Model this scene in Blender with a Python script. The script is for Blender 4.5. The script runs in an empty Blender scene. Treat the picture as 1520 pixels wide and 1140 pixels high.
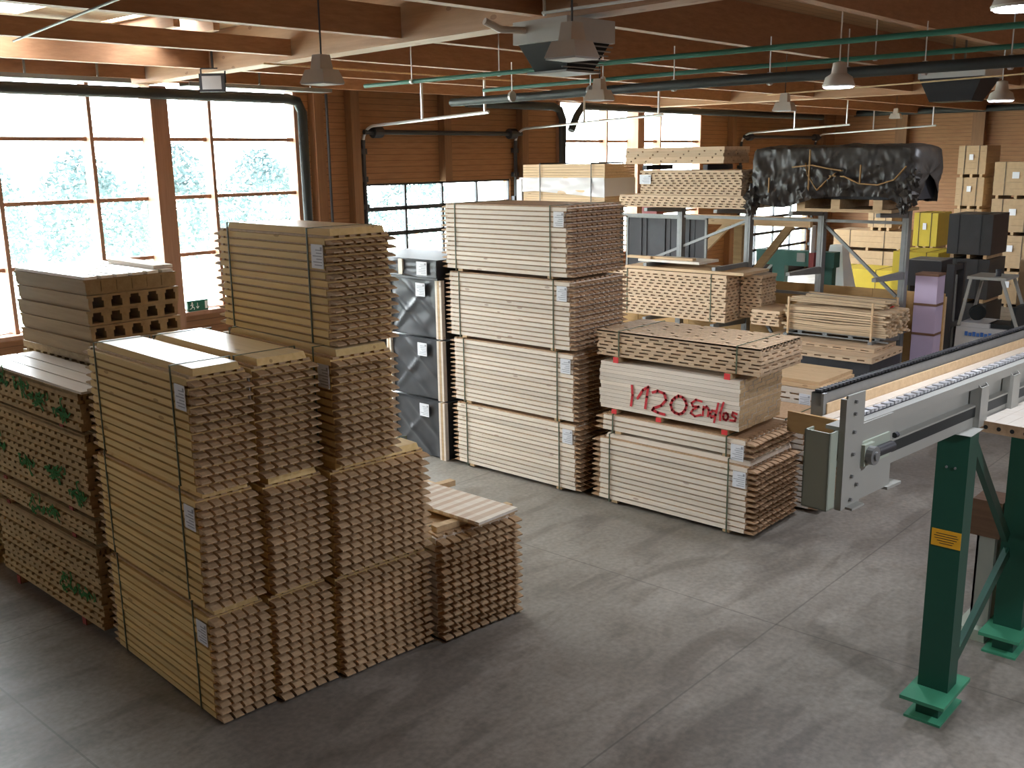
import bpy, bmesh, math, random
from mathutils import Vector, Matrix
random.seed(7)
S = bpy.context.scene
R = math.radians

# ---------------------------------------------------------------- camera, world, exposure
CAMH = 4.5
cam_d = bpy.data.cameras.new('camera')
cam = bpy.data.objects.new('camera', cam_d)
S.collection.objects.link(cam)
S.camera = cam
cam_d.sensor_width = 36.0
cam_d.lens = 1478.0 / 1520.0 * 36.0
cam_d.clip_end = 300
PITCH, ROLL, AZ = R(12.77), R(-.85), R(41.9)
fw = Vector((math.cos(AZ) * math.cos(PITCH), math.sin(AZ) * math.cos(PITCH), -math.sin(PITCH)))
r0 = Vector((math.sin(AZ), -math.cos(AZ), 0)); u0 = r0.cross(fw)
rt = math.cos(ROLL) * r0 + math.sin(ROLL) * u0
up = -math.sin(ROLL) * r0 + math.cos(ROLL) * u0
M = Matrix((rt, up, -fw)).transposed().to_4x4()
M.translation = Vector((0, 0, CAMH))
cam.matrix_world = M

W = bpy.data.worlds.new('overcast_sky'); S.world = W; W.use_nodes = True
SKY = 16.0
W.node_tree.nodes['Background'].inputs[0].default_value = (.93, .96, 1, 1)
W.node_tree.nodes['Background'].inputs[1].default_value = SKY

S.view_settings.view_transform = 'Standard'
S.view_settings.look = 'None'
S.view_settings.gamma = 1
S.view_settings.exposure = 0.93
S.view_settings.use_curve_mapping = False


def portal(loc, rot, sx, sy):
    d = bpy.data.lights.new('daylight_portal', 'AREA'); d.shape = 'RECTANGLE'; d.size = sx; d.size_y = sy
    d.cycles.is_portal = True
    o = bpy.data.objects.new('daylight_portal', d); S.collection.objects.link(o); o.location = loc; o.rotation_euler = rot


portal((8.4, 18.3, 3.8), (R(-90), 0, 0), 10.0, 4.6)
portal((-8.35, 16.1, 4.85), (0, R(-90), 0), 2.3, 1.8)
portal((25.8, 18.3, 3.8), (R(-90), 0, 0), 7.8, 4.6)
portal((17.6, 18.3, 2.0), (R(-90), 0, 0), 5.0, 4.1)
portal((35.1, 18.3, 2.0), (R(-90), 0, 0), 5.8, 4.1)


# ---------------------------------------------------------------- materials
def nt(name):
    m = bpy.data.materials.new(name); m.use_nodes = True
    n = m.node_tree; b = n.nodes['Principled BSDF']
    return m, n, b


def plain(name, col, rough=.6, metal=0., var=.12, scale=6., spec=.4, bump=0.):
    m, n, b = nt(name)
    tc = n.nodes.new('ShaderNodeTexCoord'); ns = n.nodes.new('ShaderNodeTexNoise')
    ns.inputs['Scale'].default_value = scale; ns.inputs['Detail'].default_value = 5
    n.links.new(tc.outputs['Object'], ns.inputs['Vector'])
    mx = n.nodes.new('ShaderNodeMixRGB')
    mx.inputs[1].default_value = tuple(c * (1 - var) for c in col) + (1,)
    mx.inputs[2].default_value = tuple(min(1, c * (1 + var)) for c in col) + (1,)
    n.links.new(ns.outputs['Fac'], mx.inputs[0]); n.links.new(mx.outputs[0], b.inputs['Base Color'])
    b.inputs['Roughness'].default_value = rough; b.inputs['Metallic'].default_value = metal
    b.inputs['Specular IOR Level'].default_value = spec
    if bump:
        bp = n.nodes.new('ShaderNodeBump'); bp.inputs['Strength'].default_value = bump
        n.links.new(ns.outputs['Fac'], bp.inputs['Height']); n.links.new(bp.outputs[0], b.inputs['Normal'])
    return m


def wood(name, a, c, stretch=(14, .7, 14), rough=.6, knots=True, knot_scale=(7, 2.2, 7), var=.10, spec=.35):
    """boards: streaked grain along local y, small knots, slight change from piece to piece"""
    m, n, b = nt(name)
    tc = n.nodes.new('ShaderNodeTexCoord'); oi = n.nodes.new('ShaderNodeObjectInfo')
    add = n.nodes.new('ShaderNodeVectorMath'); add.operation = 'ADD'
    mul = n.nodes.new('ShaderNodeVectorMath'); mul.operation = 'SCALE'
    cmb = n.nodes.new('ShaderNodeCombineXYZ')
    for i in range(3): n.links.new(oi.outputs['Random'], cmb.inputs[i])
    n.links.new(cmb.outputs[0], mul.inputs[0]); mul.inputs['Scale'].default_value = 37.
    n.links.new(tc.outputs['Object'], add.inputs[0]); n.links.new(mul.outputs[0], add.inputs[1])
    mp = n.nodes.new('ShaderNodeMapping'); mp.inputs['Scale'].default_value = stretch
    n.links.new(add.outputs[0], mp.inputs[0])
    ns = n.nodes.new('ShaderNodeTexNoise'); ns.inputs['Scale'].default_value = 1.6; ns.inputs['Detail'].default_value = 6
    ns.inputs['Roughness'].default_value = .65
    n.links.new(mp.outputs[0], ns.inputs['Vector'])
    cr = n.nodes.new('ShaderNodeValToRGB')
    cr.color_ramp.elements[0].position = .32; cr.color_ramp.elements[0].color = (*c, 1)
    cr.color_ramp.elements[1].position = .68; cr.color_ramp.elements[1].color = (*a, 1)
    n.links.new(ns.outputs['Fac'], cr.inputs[0])
    out = cr.outputs[0]
    if knots:
        mp2 = n.nodes.new('ShaderNodeMapping'); mp2.inputs['Scale'].default_value = knot_scale
        n.links.new(add.outputs[0], mp2.inputs[0])
        vo = n.nodes.new('ShaderNodeTexVoronoi'); vo.inputs['Scale'].default_value = 1.
        n.links.new(mp2.outputs[0], vo.inputs['Vector'])
        k = n.nodes.new('ShaderNodeMath'); k.operation = 'LESS_THAN'; k.inputs[1].default_value = .11
        n.links.new(vo.outputs['Distance'], k.inputs[0])
        kk = n.nodes.new('ShaderNodeMath'); kk.operation = 'MULTIPLY'; kk.inputs[1].default_value = .55
        n.links.new(k.outputs[0], kk.inputs[0])
        mk = n.nodes.new('ShaderNodeMixRGB'); mk.inputs[2].default_value = (c[0] * .45, c[1] * .3, c[2] * .25, 1)
        n.links.new(kk.outputs[0], mk.inputs[0]); n.links.new(out, mk.inputs[1]); out = mk.outputs[0]
    hs = n.nodes.new('ShaderNodeHueSaturation')
    mr = n.nodes.new('ShaderNodeMapRange'); mr.inputs['To Min'].default_value = 1 - var; mr.inputs['To Max'].default_value = 1 + var
    n.links.new(oi.outputs['Random'], mr.inputs['Value']); n.links.new(mr.outputs[0], hs.inputs['Value'])
    n.links.new(out, hs.inputs['Color']); n.links.new(hs.outputs[0], b.inputs['Base Color'])
    b.inputs['Roughness'].default_value = rough; b.inputs['Specular IOR Level'].default_value = spec
    return m


def boarded(name, a, c, axis, pitch, dark=.35):
    """tongue-and-groove lining: dark joints every `pitch` metres along `axis`"""
    m = wood(name, a, c, stretch=(1.2, 1.2, 14) if axis == 2 else (10, .8, 10), rough=.6, knots=False)
    n = m.node_tree; b = n.nodes['Principled BSDF']
    src = b.inputs['Base Color'].links[0].from_socket
    tc = n.nodes.new('ShaderNodeTexCoord'); sp = n.nodes.new('ShaderNodeSeparateXYZ'); n.links.new(tc.outputs['Object'], sp.inputs[0])
    d = n.nodes.new('ShaderNodeMath'); d.operation = 'DIVIDE'; d.inputs[1].default_value = pitch; n.links.new(sp.outputs[axis], d.inputs[0])
    fr = n.nodes.new('ShaderNodeMath'); fr.operation = 'FRACT'; n.links.new(d.outputs[0], fr.inputs[0])
    lt = n.nodes.new('ShaderNodeMath'); lt.operation = 'LESS_THAN'; lt.inputs[1].default_value = .1; n.links.new(fr.outputs[0], lt.inputs[0])
    mx = n.nodes.new('ShaderNodeMixRGB'); mx.blend_type = 'MULTIPLY'; mx.inputs[2].default_value = (dark, dark, dark, 1)
    n.links.new(lt.outputs[0], mx.inputs[0]); n.links.new(src, mx.inputs[1]); n.links.new(mx.outputs[0], b.inputs['Base Color'])
    return m


def emit(name, col, s):
    m, n, b = nt(name)
    b.inputs['Base Color'].default_value = (.8, .8, .8, 1)
    b.inputs['Emission Color'].default_value = (*col, 1); b.inputs['Emission Strength'].default_value = s
    return m


MT = {}
MT['pine'] = wood('yellow_pine', (.82, .62, .30), (.72, .51, .215), rough=.7, spec=.15)
MT['pine_end'] = wood('pine_end_grain', (.60, .42, .25), (.46, .31, .175), stretch=(14, 14, 14), knots=False)
MT['spruce'] = wood('pale_spruce', (.84, .755, .65), (.76, .665, .555))
MT['spruce_end'] = wood('spruce_end_grain', (.50, .33, .20), (.36, .225, .125), stretch=(14, 14, 14), knots=False)
MT['larch'] = wood('rosy_slotted_timber', (.66, .49, .325), (.53, .365, .225), knots=False)
MT['slot_shade_and_brown'] = wood('slot_shade_dark_brown', (.20, .105, .06), (.13, .065, .04), knots=False)  # dark tone puts shade into the slots; also plain brown for small parts
MT['brown'] = wood('brown_slotted_timber', (.52, .38, .20), (.36, .25, .125), spec=.1, stretch=(9, 5, 9), knots=False)
MT['brown_shade'] = wood('brown_slot_shade', (.24, .15, .075), (.16, .095, .05), knots=False)  # darkened brown: shade inside the slots put into the colour
MT['white_plane'] = wood('planed_white_boards', (.80, .74, .66), (.70, .62, .52), knots=False, rough=.28, spec=.7)
MT['batten'] = wood('rough_batten', (.62, .44, .25), (.48, .32, .17), knots=False)
MT['sticks'] = wood('sawn_lath', (.66, .50, .32), (.50, .36, .22), knots=False, var=.25)
MT['batten2'] = wood('honey_boards', (.72, .52, .31), (.60, .41, .23))
MT['spruce_dark'] = wood('rosy_lamella', (.62, .49, .38), (.55, .42, .31), knots=False, rough=.3, spec=.7)
MT['brown2'] = wood('brown_glued_timber', (.36, .25, .13), (.27, .18, .09), spec=.1, stretch=(9, .6, 9), knots=False)
MT['pine_top'] = wood('planed_pine_top', (.76, .60, .36), (.66, .50, .27), rough=.3, spec=.7)
MT['dull_red'] = plain('dull_red_paint', (.28, .05, .04), .7)
MT['beam'] = wood('glulam_beam', (.42, .215, .115), (.32, .155, .08), stretch=(2.4, 2.4, 12), knots=False, var=.06)
MT['beamY'] = wood('glulam_girder', (.50, .30, .185), (.40, .225, .13), stretch=(9, .6, 9), knots=True, knot_scale=(4, 2, 4), var=.04)
MT['deck'] = boarded('roof_deck_boards', (.50, .33, .19), (.40, .255, .14), 1, .16, .6)
MT['lining'] = boarded('wall_lining_boards', (.37, .185, .085), (.285, .13, .058), 2, .14, .55)
MT['ply'] = wood('plywood', (.53, .325, .13), (.44, .26, .10), stretch=(2, 2, 9), knots=False)
MT['osb'] = plain('board_pack', (.46, .32, .185), .75, var=.14, scale=9)
MT['post_wood'] = wood('brown_window_post', (.38, .21, .135), (.29, .15, .09), stretch=(10, 10, .6), knots=False)
MT['strap'] = plain('strap_green_grey', (.10, .12, .07), .5)
MT['dark_strap'] = plain('strap_black', (.03, .03, .035), .5)
MT['paper'] = plain('paper', (.80, .82, .86), .6, var=.03)
MT['ink'] = plain('printed_text', (.38, .40, .44), .7)
MT['red_ink'] = plain('red_print', (.65, .12, .12), .7)
MT['red'] = plain('red_paint', (.80, .045, .05), .6)
MT['spray'] = plain('red_spray_paint', (.60, .03, .04), .6, var=.3, scale=30)
MT['green_spray'] = plain('green_spray_paint', (.035, .20, .04), .7, var=.4, scale=40)
MT['film'] = plain('black_film', (.04, .042, .047), .36, var=.3, scale=5, spec=.5, bump=.5)
MT['film_brown'] = plain('dark_tarpaulin', (.042, .036, .030), .45, var=.5, scale=14, spec=.45, bump=.35)
MT['tape'] = plain('orange_tape', (.30, .165, .05), .4)
MT['plastic'] = plain('white_plastic', (.72, .70, .70), .4, var=.05, bump=.15, scale=3)
MT['yellow'] = plain('yellow_film', (.56, .42, .03), .4, var=.1)
MT['pink'] = plain('lilac_foam', (.50, .40, .53), .7, var=.05)
MT['steel'] = plain('galvanised_steel', (.25, .255, .25), .5, .4, var=.15, scale=14)
MT['zinc'] = plain('bright_rail_steel', (.62, .63, .65), .35, .6)
MT['gun'] = plain('dark_iron', (.045, .045, .05), .5, .3)
MT['blackbox'] = plain('matt_black_paint', (.014, .014, .014), .7)
MT['pilaster'] = wood('dark_wall_post', (.27, .14, .07), (.20, .10, .05), stretch=(10, 10, .6), knots=False)
MT['rubber'] = plain('black_pipe_lagging', (.022, .026, .026), .55, scale=20, bump=.4)
MT['cream'] = plain('cream_machine_paint', (.36, .36, .325), .5, var=.05, spec=.4)
MT['cream_green'] = plain('pale_green_machine_paint', (.40, .45, .37), .5, var=.05)
MT['green'] = plain('dark_green_paint', (.012, .075, .047), .45, var=.1)
MT['green_plate'] = plain('green_base_plate', (.05, .25, .14), .5, var=.12)
MT['pipe_green'] = plain('green_pipe_paint', (.03, .15, .105), .45)
MT['teal'] = plain('teal_machine_paint', (.02, .10, .08), .5)
MT['sign_y'] = plain('yellow_warning_sign', (.80, .40, .02), .5, var=.04)
MT['black'] = plain('black_print', (.02, .02, .02), .6)
MT['white'] = plain('white_print', (.85, .88, .88), .5, var=.02)
MT['exit'] = plain('exit_green', (.01, .12, .075), .4, var=.05)
MT['lampbody'] = plain('lamp_housing', (.55, .50, .45), .5, var=.1)
MT['grey'] = plain('grey_housing', (.50, .50, .50), .55, var=.05)
MT['blue'] = plain('blue_print', (.05, .15, .45), .5)
MT['ship'] = plain('red_hose_cabinet', (.28, .06, .06), .5)
MT['lit'] = emit('lit_lamp_glass', (.80, .86, 1.), 12)
MT['leaf'] = plain('hazy_foliage', (.09, .13, .138), .8, var=.45, scale=1.5)
MT['grass'] = plain('meadow', (.50, .55, .45), .9, var=.1, scale=1)


def glass():
    m = bpy.data.materials.new('window_glass'); m.use_nodes = True; n = m.node_tree
    for x in list(n.nodes): n.nodes.remove(x)
    o = n.nodes.new('ShaderNodeOutputMaterial'); mx = n.nodes.new('ShaderNodeMixShader')
    t = n.nodes.new('ShaderNodeBsdfTransparent'); t.inputs[0].default_value = (.95, .98, .98, 1)
    g = n.nodes.new('ShaderNodeBsdfGlossy'); g.inputs['Roughness'].default_value = .02
    lw = n.nodes.new('ShaderNodeLayerWeight'); lw.inputs[0].default_value = .5
    pw = n.nodes.new('ShaderNodeMath'); pw.operation = 'POWER'; pw.inputs[1].default_value = 4
    ml = n.nodes.new('ShaderNodeMath'); ml.operation = 'MULTIPLY_ADD'; ml.inputs[1].default_value = .5; ml.inputs[2].default_value = .03
    n.links.new(lw.outputs['Facing'], pw.inputs[0]); n.links.new(pw.outputs[0], ml.inputs[0])
    n.links.new(ml.outputs[0], mx.inputs[0]); n.links.new(t.outputs[0], mx.inputs[1]); n.links.new(g.outputs[0], mx.inputs[2])
    n.links.new(mx.outputs[0], o.inputs[0])
    return m


MT['glass'] = glass()


def concrete():
    m, n, b = nt('polished_concrete')
    tc = n.nodes.new('ShaderNodeTexCoord')
    a = n.nodes.new('ShaderNodeTexNoise'); a.inputs['Scale'].default_value = .55; a.inputs['Detail'].default_value = 8; a.inputs['Roughness'].default_value = .6
    c = n.nodes.new('ShaderNodeTexNoise'); c.inputs['Scale'].default_value = 18; c.inputs['Detail'].default_value = 6
    n.links.new(tc.outputs['Object'], a.inputs['Vector']); n.links.new(tc.outputs['Object'], c.inputs['Vector'])
    cr = n.nodes.new('ShaderNodeValToRGB')
    cr.color_ramp.elements[0].position = .33; cr.color_ramp.elements[0].color = (.170, .150, .125, 1)
    cr.color_ramp.elements[1].position = .66; cr.color_ramp.elements[1].color = (.285, .258, .222, 1)
    n.links.new(a.outputs['Fac'], cr.inputs[0])
    mx = n.nodes.new('ShaderNodeMixRGB'); mx.blend_type = 'OVERLAY'; mx.inputs[0].default_value = .45
    n.links.new(cr.outputs[0], mx.inputs[1]); n.links.new(c.outputs['Fac'], mx.inputs[2])
    # scuffs: thin dark worn streaks
    mp = n.nodes.new('ShaderNodeMapping'); mp.inputs['Scale'].default_value = (.5, 1.6, 1); mp.inputs['Rotation'].default_value = (0, 0, .9)
    n.links.new(tc.outputs['Object'], mp.inputs[0])
    s = n.nodes.new('ShaderNodeTexNoise'); s.inputs['Scale'].default_value = 1.5; s.inputs['Detail'].default_value = 9; s.inputs['Distortion'].default_value = 1.2
    n.links.new(mp.outputs[0], s.inputs['Vector'])
    c2 = n.nodes.new('ShaderNodeValToRGB'); c2.color_ramp.elements[0].position = .36; c2.color_ramp.elements[0].color = (.62, .6, .58, 1)
    c2.color_ramp.elements[1].position = .5; c2.color_ramp.elements[1].color = (1, 1, 1, 1)
    n.links.new(s.outputs['Fac'], c2.inputs[0])
    m2 = n.nodes.new('ShaderNodeMixRGB'); m2.blend_type = 'MULTIPLY'; m2.inputs[0].default_value = .7
    n.links.new(mx.outputs[0], m2.inputs[1]); n.links.new(c2.outputs[0], m2.inputs[2])
    sp = n.nodes.new('ShaderNodeSeparateXYZ'); n.links.new(tc.outputs['Object'], sp.inputs[0])
    last = m2.outputs[0]
    for ax, off in ((0, 8.4), (1, 4.1)):
        a1 = n.nodes.new('ShaderNodeMath'); a1.operation = 'SUBTRACT'; a1.inputs[1].default_value = off - 55; n.links.new(sp.outputs[ax], a1.inputs[0])
        a2 = n.nodes.new('ShaderNodeMath'); a2.operation = 'MODULO'; a2.inputs[1].default_value = 5.5; n.links.new(a1.outputs[0], a2.inputs[0])
        a3 = n.nodes.new('ShaderNodeMath'); a3.operation = 'LESS_THAN'; a3.inputs[1].default_value = .018; n.links.new(a2.outputs[0], a3.inputs[0])
        a4 = n.nodes.new('ShaderNodeMath'); a4.operation = 'MULTIPLY'; a4.inputs[1].default_value = .45; n.links.new(a3.outputs[0], a4.inputs[0])
        mj = n.nodes.new('ShaderNodeMixRGB'); mj.inputs[2].default_value = (.05, .045, .04, 1)
        n.links.new(a4.outputs[0], mj.inputs[0]); n.links.new(last, mj.inputs[1]); last = mj.outputs[0]
    n.links.new(last, b.inputs['Base Color'])
    mr = n.nodes.new('ShaderNodeMapRange'); mr.inputs['To Min'].default_value = .32; mr.inputs['To Max'].default_value = .6
    n.links.new(a.outputs['Fac'], mr.inputs['Value']); n.links.new(mr.outputs[0], b.inputs['Roughness'])
    b.inputs['Specular IOR Level'].default_value = .45
    return m


MT['concrete'] = concrete()


# ---------------------------------------------------------------- mesh helpers
class MB:
    def __init__(s): s.v = []; s.f = []; s.m = []

    def hexa(s, p, m=0):
        i = len(s.v); s.v += [tuple(q) for q in p]
        for q in ((0, 3, 2, 1), (4, 5, 6, 7), (0, 1, 5, 4), (1, 2, 6, 5), (2, 3, 7, 6), (3, 0, 4, 7)):
            s.f.append(tuple(i + k for k in q)); s.m.append(m)
        return s

    def box(s, x0, x1, y0, y1, z0, z1, m=0):
        return s.hexa([(x0, y0, z0), (x1, y0, z0), (x1, y1, z0), (x0, y1, z0), (x0, y0, z1), (x1, y0, z1), (x1, y1, z1), (x0, y1, z1)], m)

    def taper(s, a, b, m=0):
        """frustum: a, b = (x0,x1,y0,y1,z) bottom and top rectangles"""
        return s.hexa([(a[0], a[2], a[4]), (a[1], a[2], a[4]), (a[1], a[3], a[4]), (a[0], a[3], a[4]),
                       (b[0], b[2], b[4]), (b[1], b[2], b[4]), (b[1], b[3], b[4]), (b[0], b[3], b[4])], m)

    def bar(s, p, q, w, h, m=0):
        p, q = Vector(p), Vector(q); d = (q - p).normalized()
        a = d.cross(Vector((0, 0, 1)))
        if a.length < 1e-3: a = Vector((1, 0, 0))
        a.normalize(); b = a.cross(d); a *= w / 2; b *= h / 2
        return s.hexa([p - a - b, p + a - b, p + a + b, p - a + b, q - a - b, q + a - b, q + a + b, q - a + b], m)

    def tube(s, pts, r, n=10, m=0, cap=True):
        pts = [Vector(p) for p in pts]; k0 = len(s.v); ref = Vector((0, 0, 1))
        for i, p in enumerate(pts):
            d = (pts[min(i + 1, len(pts) - 1)] - pts[max(i - 1, 0)]).normalized()
            a = d.cross(ref)
            if a.length < 1e-2: a = d.cross(Vector((0, 1, 0.01)))
            a.normalize(); b = a.cross(d)
            rr = r[i] if isinstance(r, (list, tuple)) else r
            for j in range(n):
                t = 2 * math.pi * j / n
                s.v.append(tuple(p + a * rr * math.cos(t) + b * rr * math.sin(t)))
        for i in range(len(pts) - 1):
            for j in range(n):
                s.f.append((k0 + i * n + j, k0 + i * n + (j + 1) % n, k0 + (i + 1) * n + (j + 1) % n, k0 + (i + 1) * n + j)); s.m.append(m)
        if cap:
            s.f.append(tuple(k0 + j for j in range(n))[::-1]); s.m.append(m)
            s.f.append(tuple(k0 + (len(pts) - 1) * n + j for j in range(n))); s.m.append(m)
        return s

    def lathe(s, prof, n=24, m=0, c=(0, 0, 0)):
        k0 = len(s.v)
        for r, z in prof:
            for j in range(n):
                t = 2 * math.pi * j / n; s.v.append((c[0] + r * math.cos(t), c[1] + r * math.sin(t), c[2] + z))
        for i in range(len(prof) - 1):
            for j in range(n):
                s.f.append((k0 + i * n + j, k0 + i * n + (j + 1) % n, k0 + (i + 1) * n + (j + 1) % n, k0 + (i + 1) * n + j)); s.m.append(m)
        return s

    def prism(s, poly, axis, a, b, m=0):
        """extrude a 2D polygon: axis 'x' -> poly in (y,z), 'y' -> (x,z), 'z' -> (x,y)"""
        k = len(s.v); n = len(poly)
        for t in (a, b):
            for u, w in poly:
                s.v.append({'x': (t, u, w), 'y': (u, t, w), 'z': (u, w, t)}[axis])
        s.f.append(tuple(range(k, k + n))); s.m.append(m)
        s.f.append(tuple(range(k + 2 * n - 1, k + n - 1, -1))); s.m.append(m)
        for i in range(n):
            j = (i + 1) % n; s.f.append((k + i, k + n + i, k + n + j, k + j)); s.m.append(m)
        return s

    def mesh(s, name, mats):
        me = bpy.data.meshes.new(name); me.from_pydata(s.v, [], s.f)
        for q in (mats if isinstance(mats, (list, tuple)) else [mats]): me.materials.append(MT[q])
        me.polygons.foreach_set('material_index', s.m)
        bm = bmesh.new(); bm.from_mesh(me); bmesh.ops.recalc_face_normals(bm, faces=bm.faces); bm.to_mesh(me); bm.free()
        me.update(); return me

    def build(s, name, mats, parent=None, loc=(0, 0, 0), rz=0):
        return link(name, s.mesh(name, mats), parent, loc, rz)


def link(name, me, parent=None, loc=(0, 0, 0), rz=0):
    o = bpy.data.objects.new(name, me); S.collection.objects.link(o)
    if parent: o.parent = parent
    o.location = loc; o.rotation_euler = (0, 0, rz)
    return o


def smooth(o, ang=50):
    for p in o.data.polygons: p.use_smooth = True
    try: o.data.set_sharp_from_angle(angle=R(ang))
    except Exception: pass
    return o


def tag(o, label, cat, group=None):
    o['label'] = label; o['category'] = cat
    if group: o['group'] = group
    return o


def thing(name, label, cat, loc=(0, 0, 0), rz=0, group=None):
    o = bpy.data.objects.new(name, None); S.collection.objects.link(o); o.empty_display_size = .2
    o.location = loc; o.rotation_euler = (0, 0, rz)
    return tag(o, label, cat, group)


def struct(o): o['kind'] = 'structure'; return o


# ================================================================ THE HALL
WY, X2, XL, YB, DECK = 18.0, 40.0, -8.0, -9.0, 6.5

struct(MB().box(XL - .3, X2 + .3, YB - .3, WY + .3, -.3, 0).build('floor', 'concrete'))

# roof deck with the two skylight openings near the window wall
mb = MB()
SKX = [(5.0, 6.2), (7.36, 7.53), (7.78, 8.22)]
y0s, y1s = 13.35, 14.45
mb.box(XL - .3, X2 + .3, YB - .3, y0s, DECK, DECK + .03); mb.box(XL - .3, X2 + .3, y1s, WY + .3, DECK, DECK + .03)
xs = XL - .3
for a, b in SKX: mb.box(xs, a, y0s, y1s, DECK, DECK + .03); xs = b
mb.box(xs, X2 + .3, y0s, y1s, DECK, DECK + .03)
struct(mb.build('ceiling', 'deck'))
for i, (a, b) in enumerate(SKX):
    struct(MB().box(a, b, y0s, y1s, DECK + .031, DECK + .036).build('window_%d' % (6 + i), 'glass'))
portal((6.6, 13.9, DECK + .1), (0, 0, 0), 3.4, 1.2)

# window wall
ROWS = [1.65, 2.74, 3.85, 4.95, 6.0]
WIN = {'window_1': (3.6, 13.26, [ (5.7, .3), (7.02, .07), (8.71, .07), (9.93, .3), (11.14, .07)]),
       'window_2': (22.04, 29.53, [(24.21, .07), (25.57, .3), (27.02, .07)])}
DOORS = {'door_1': (15.15, 20.1, 3.97), 'door_2': (32.3, 37.9, 3.97)}
mb = MB()
H = DECK
T0, T1 = WY, WY + .25
cuts = [(3.6, 13.26, 1.6, 6.05), (15.15, 20.1, 0, 3.97), (22.04, 29.53, 1.6, 6.05), (32.3, 37.9, 0, 3.97)]
x = XL
for a, b, lo, hi in cuts:
    mb.box(x, a, T0, T1, 0, H)
    if lo > 0: mb.box(a, b, T0, T1, 0, lo)
    mb.box(a, b, T0, T1, hi, H)
    x = b
mb.box(x, X2, T0, T1, 0, H)
struct(mb.build('wall_window_side', 'lining'))
# far, left and back walls
struct(MB().box(X2, X2 + .25, YB, WY + .25, 0, H).build('wall_far', 'lining'))
LW = (15.2, 17.0, 3.7, 6.0)  # unseen window opening, added to brighten the faces turned to the left
m = MB().box(XL - .25, XL, YB, LW[0], 0, H).box(XL - .25, XL, LW[1], WY + .25, 0, H).box(XL - .25, XL, LW[0], LW[1], 0, LW[2]).box(XL - .25, XL, LW[0], LW[1], LW[3], H)
struct(m.build('wall_left', 'lining'))
wl = MB()
for i in range(3): wl.box(XL - .12, XL, LW[0] + i * (LW[1] - LW[0] - .08) / 2, LW[0] + .08 + i * (LW[1] - LW[0] - .08) / 2, LW[2], LW[3])
for z in (LW[2], 4.85, LW[3] - .06): wl.box(XL - .12, XL, LW[0], LW[1], z, z + .06)
wl = struct(wl.build('window_4', 'post_wood'))
MB().box(XL - .14, XL - .13, LW[0], LW[1], LW[2], LW[3]).build('pane', 'glass', wl)
struct(MB().box(XL, X2, YB - .25, YB, 0, H).build('wall_back', 'lining'))
k = 1
for X, z0 in ((13.75, 0), (14.75, 0), (20.5, 0), (31.5, 0), (38.6, 0), (17.62, 3.97)):
    struct(MB().box(X - .12, X + .12, WY - .22, WY, z0, DECK).build('trim_%d' % k, 'pilaster')); k += 1
for Y in (15.2, 12.36, 9.5, 6.6, 3.7):
    struct(MB().box(X2 - .3, X2, Y - .22, Y + .22, 0, DECK).build('trim_%d' % k, 'pilaster')); k += 1

for nm, (a, b, mul) in WIN.items():
    root = struct(MB().box(a, b, WY + .02, WY + .1, 1.6, ROWS[0]).build(nm, 'post_wood'))
    fr = MB()
    for z in ROWS[1:4]: fr.box(a, b, WY - .02, WY + .12, z - .035, z + .035)
    fr.box(a, b, WY - .02, WY + .2, ROWS[0] - .06, ROWS[0]); fr.box(a, b, WY - .02, WY + .2, 6.0, 6.06)
    fr.box(a, a + .08, WY - .1, WY + .2, 1.6, 6.05); fr.box(b - .08, b, WY - .1, WY + .2, 1.6, 6.05)
    for X, w in mul:
        if w < .2: fr.box(X - w / 2, X + w / 2, WY - .16, WY + .12, 1.6, 6.05)
    fr.build('window_frame', 'post_wood', root)
    xs = [a] + [q[0] for q in mul] + [b]
    for i in range(len(xs) - 1):
        p = MB()
        for j in range(4): p.box(xs[i] + .03, xs[i + 1] - .03, WY + .14, WY + .15, ROWS[j] + .03, ROWS[j + 1] - .03)
        p.build('pane', 'glass', root)
    for X, w in mul:
        if w > .2:
            struct(MB().box(X - .17, X + .17, WY - .42, WY - .0, 0, 5.9).build('trim_%d' % k, 'post_wood')); k += 1

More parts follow.
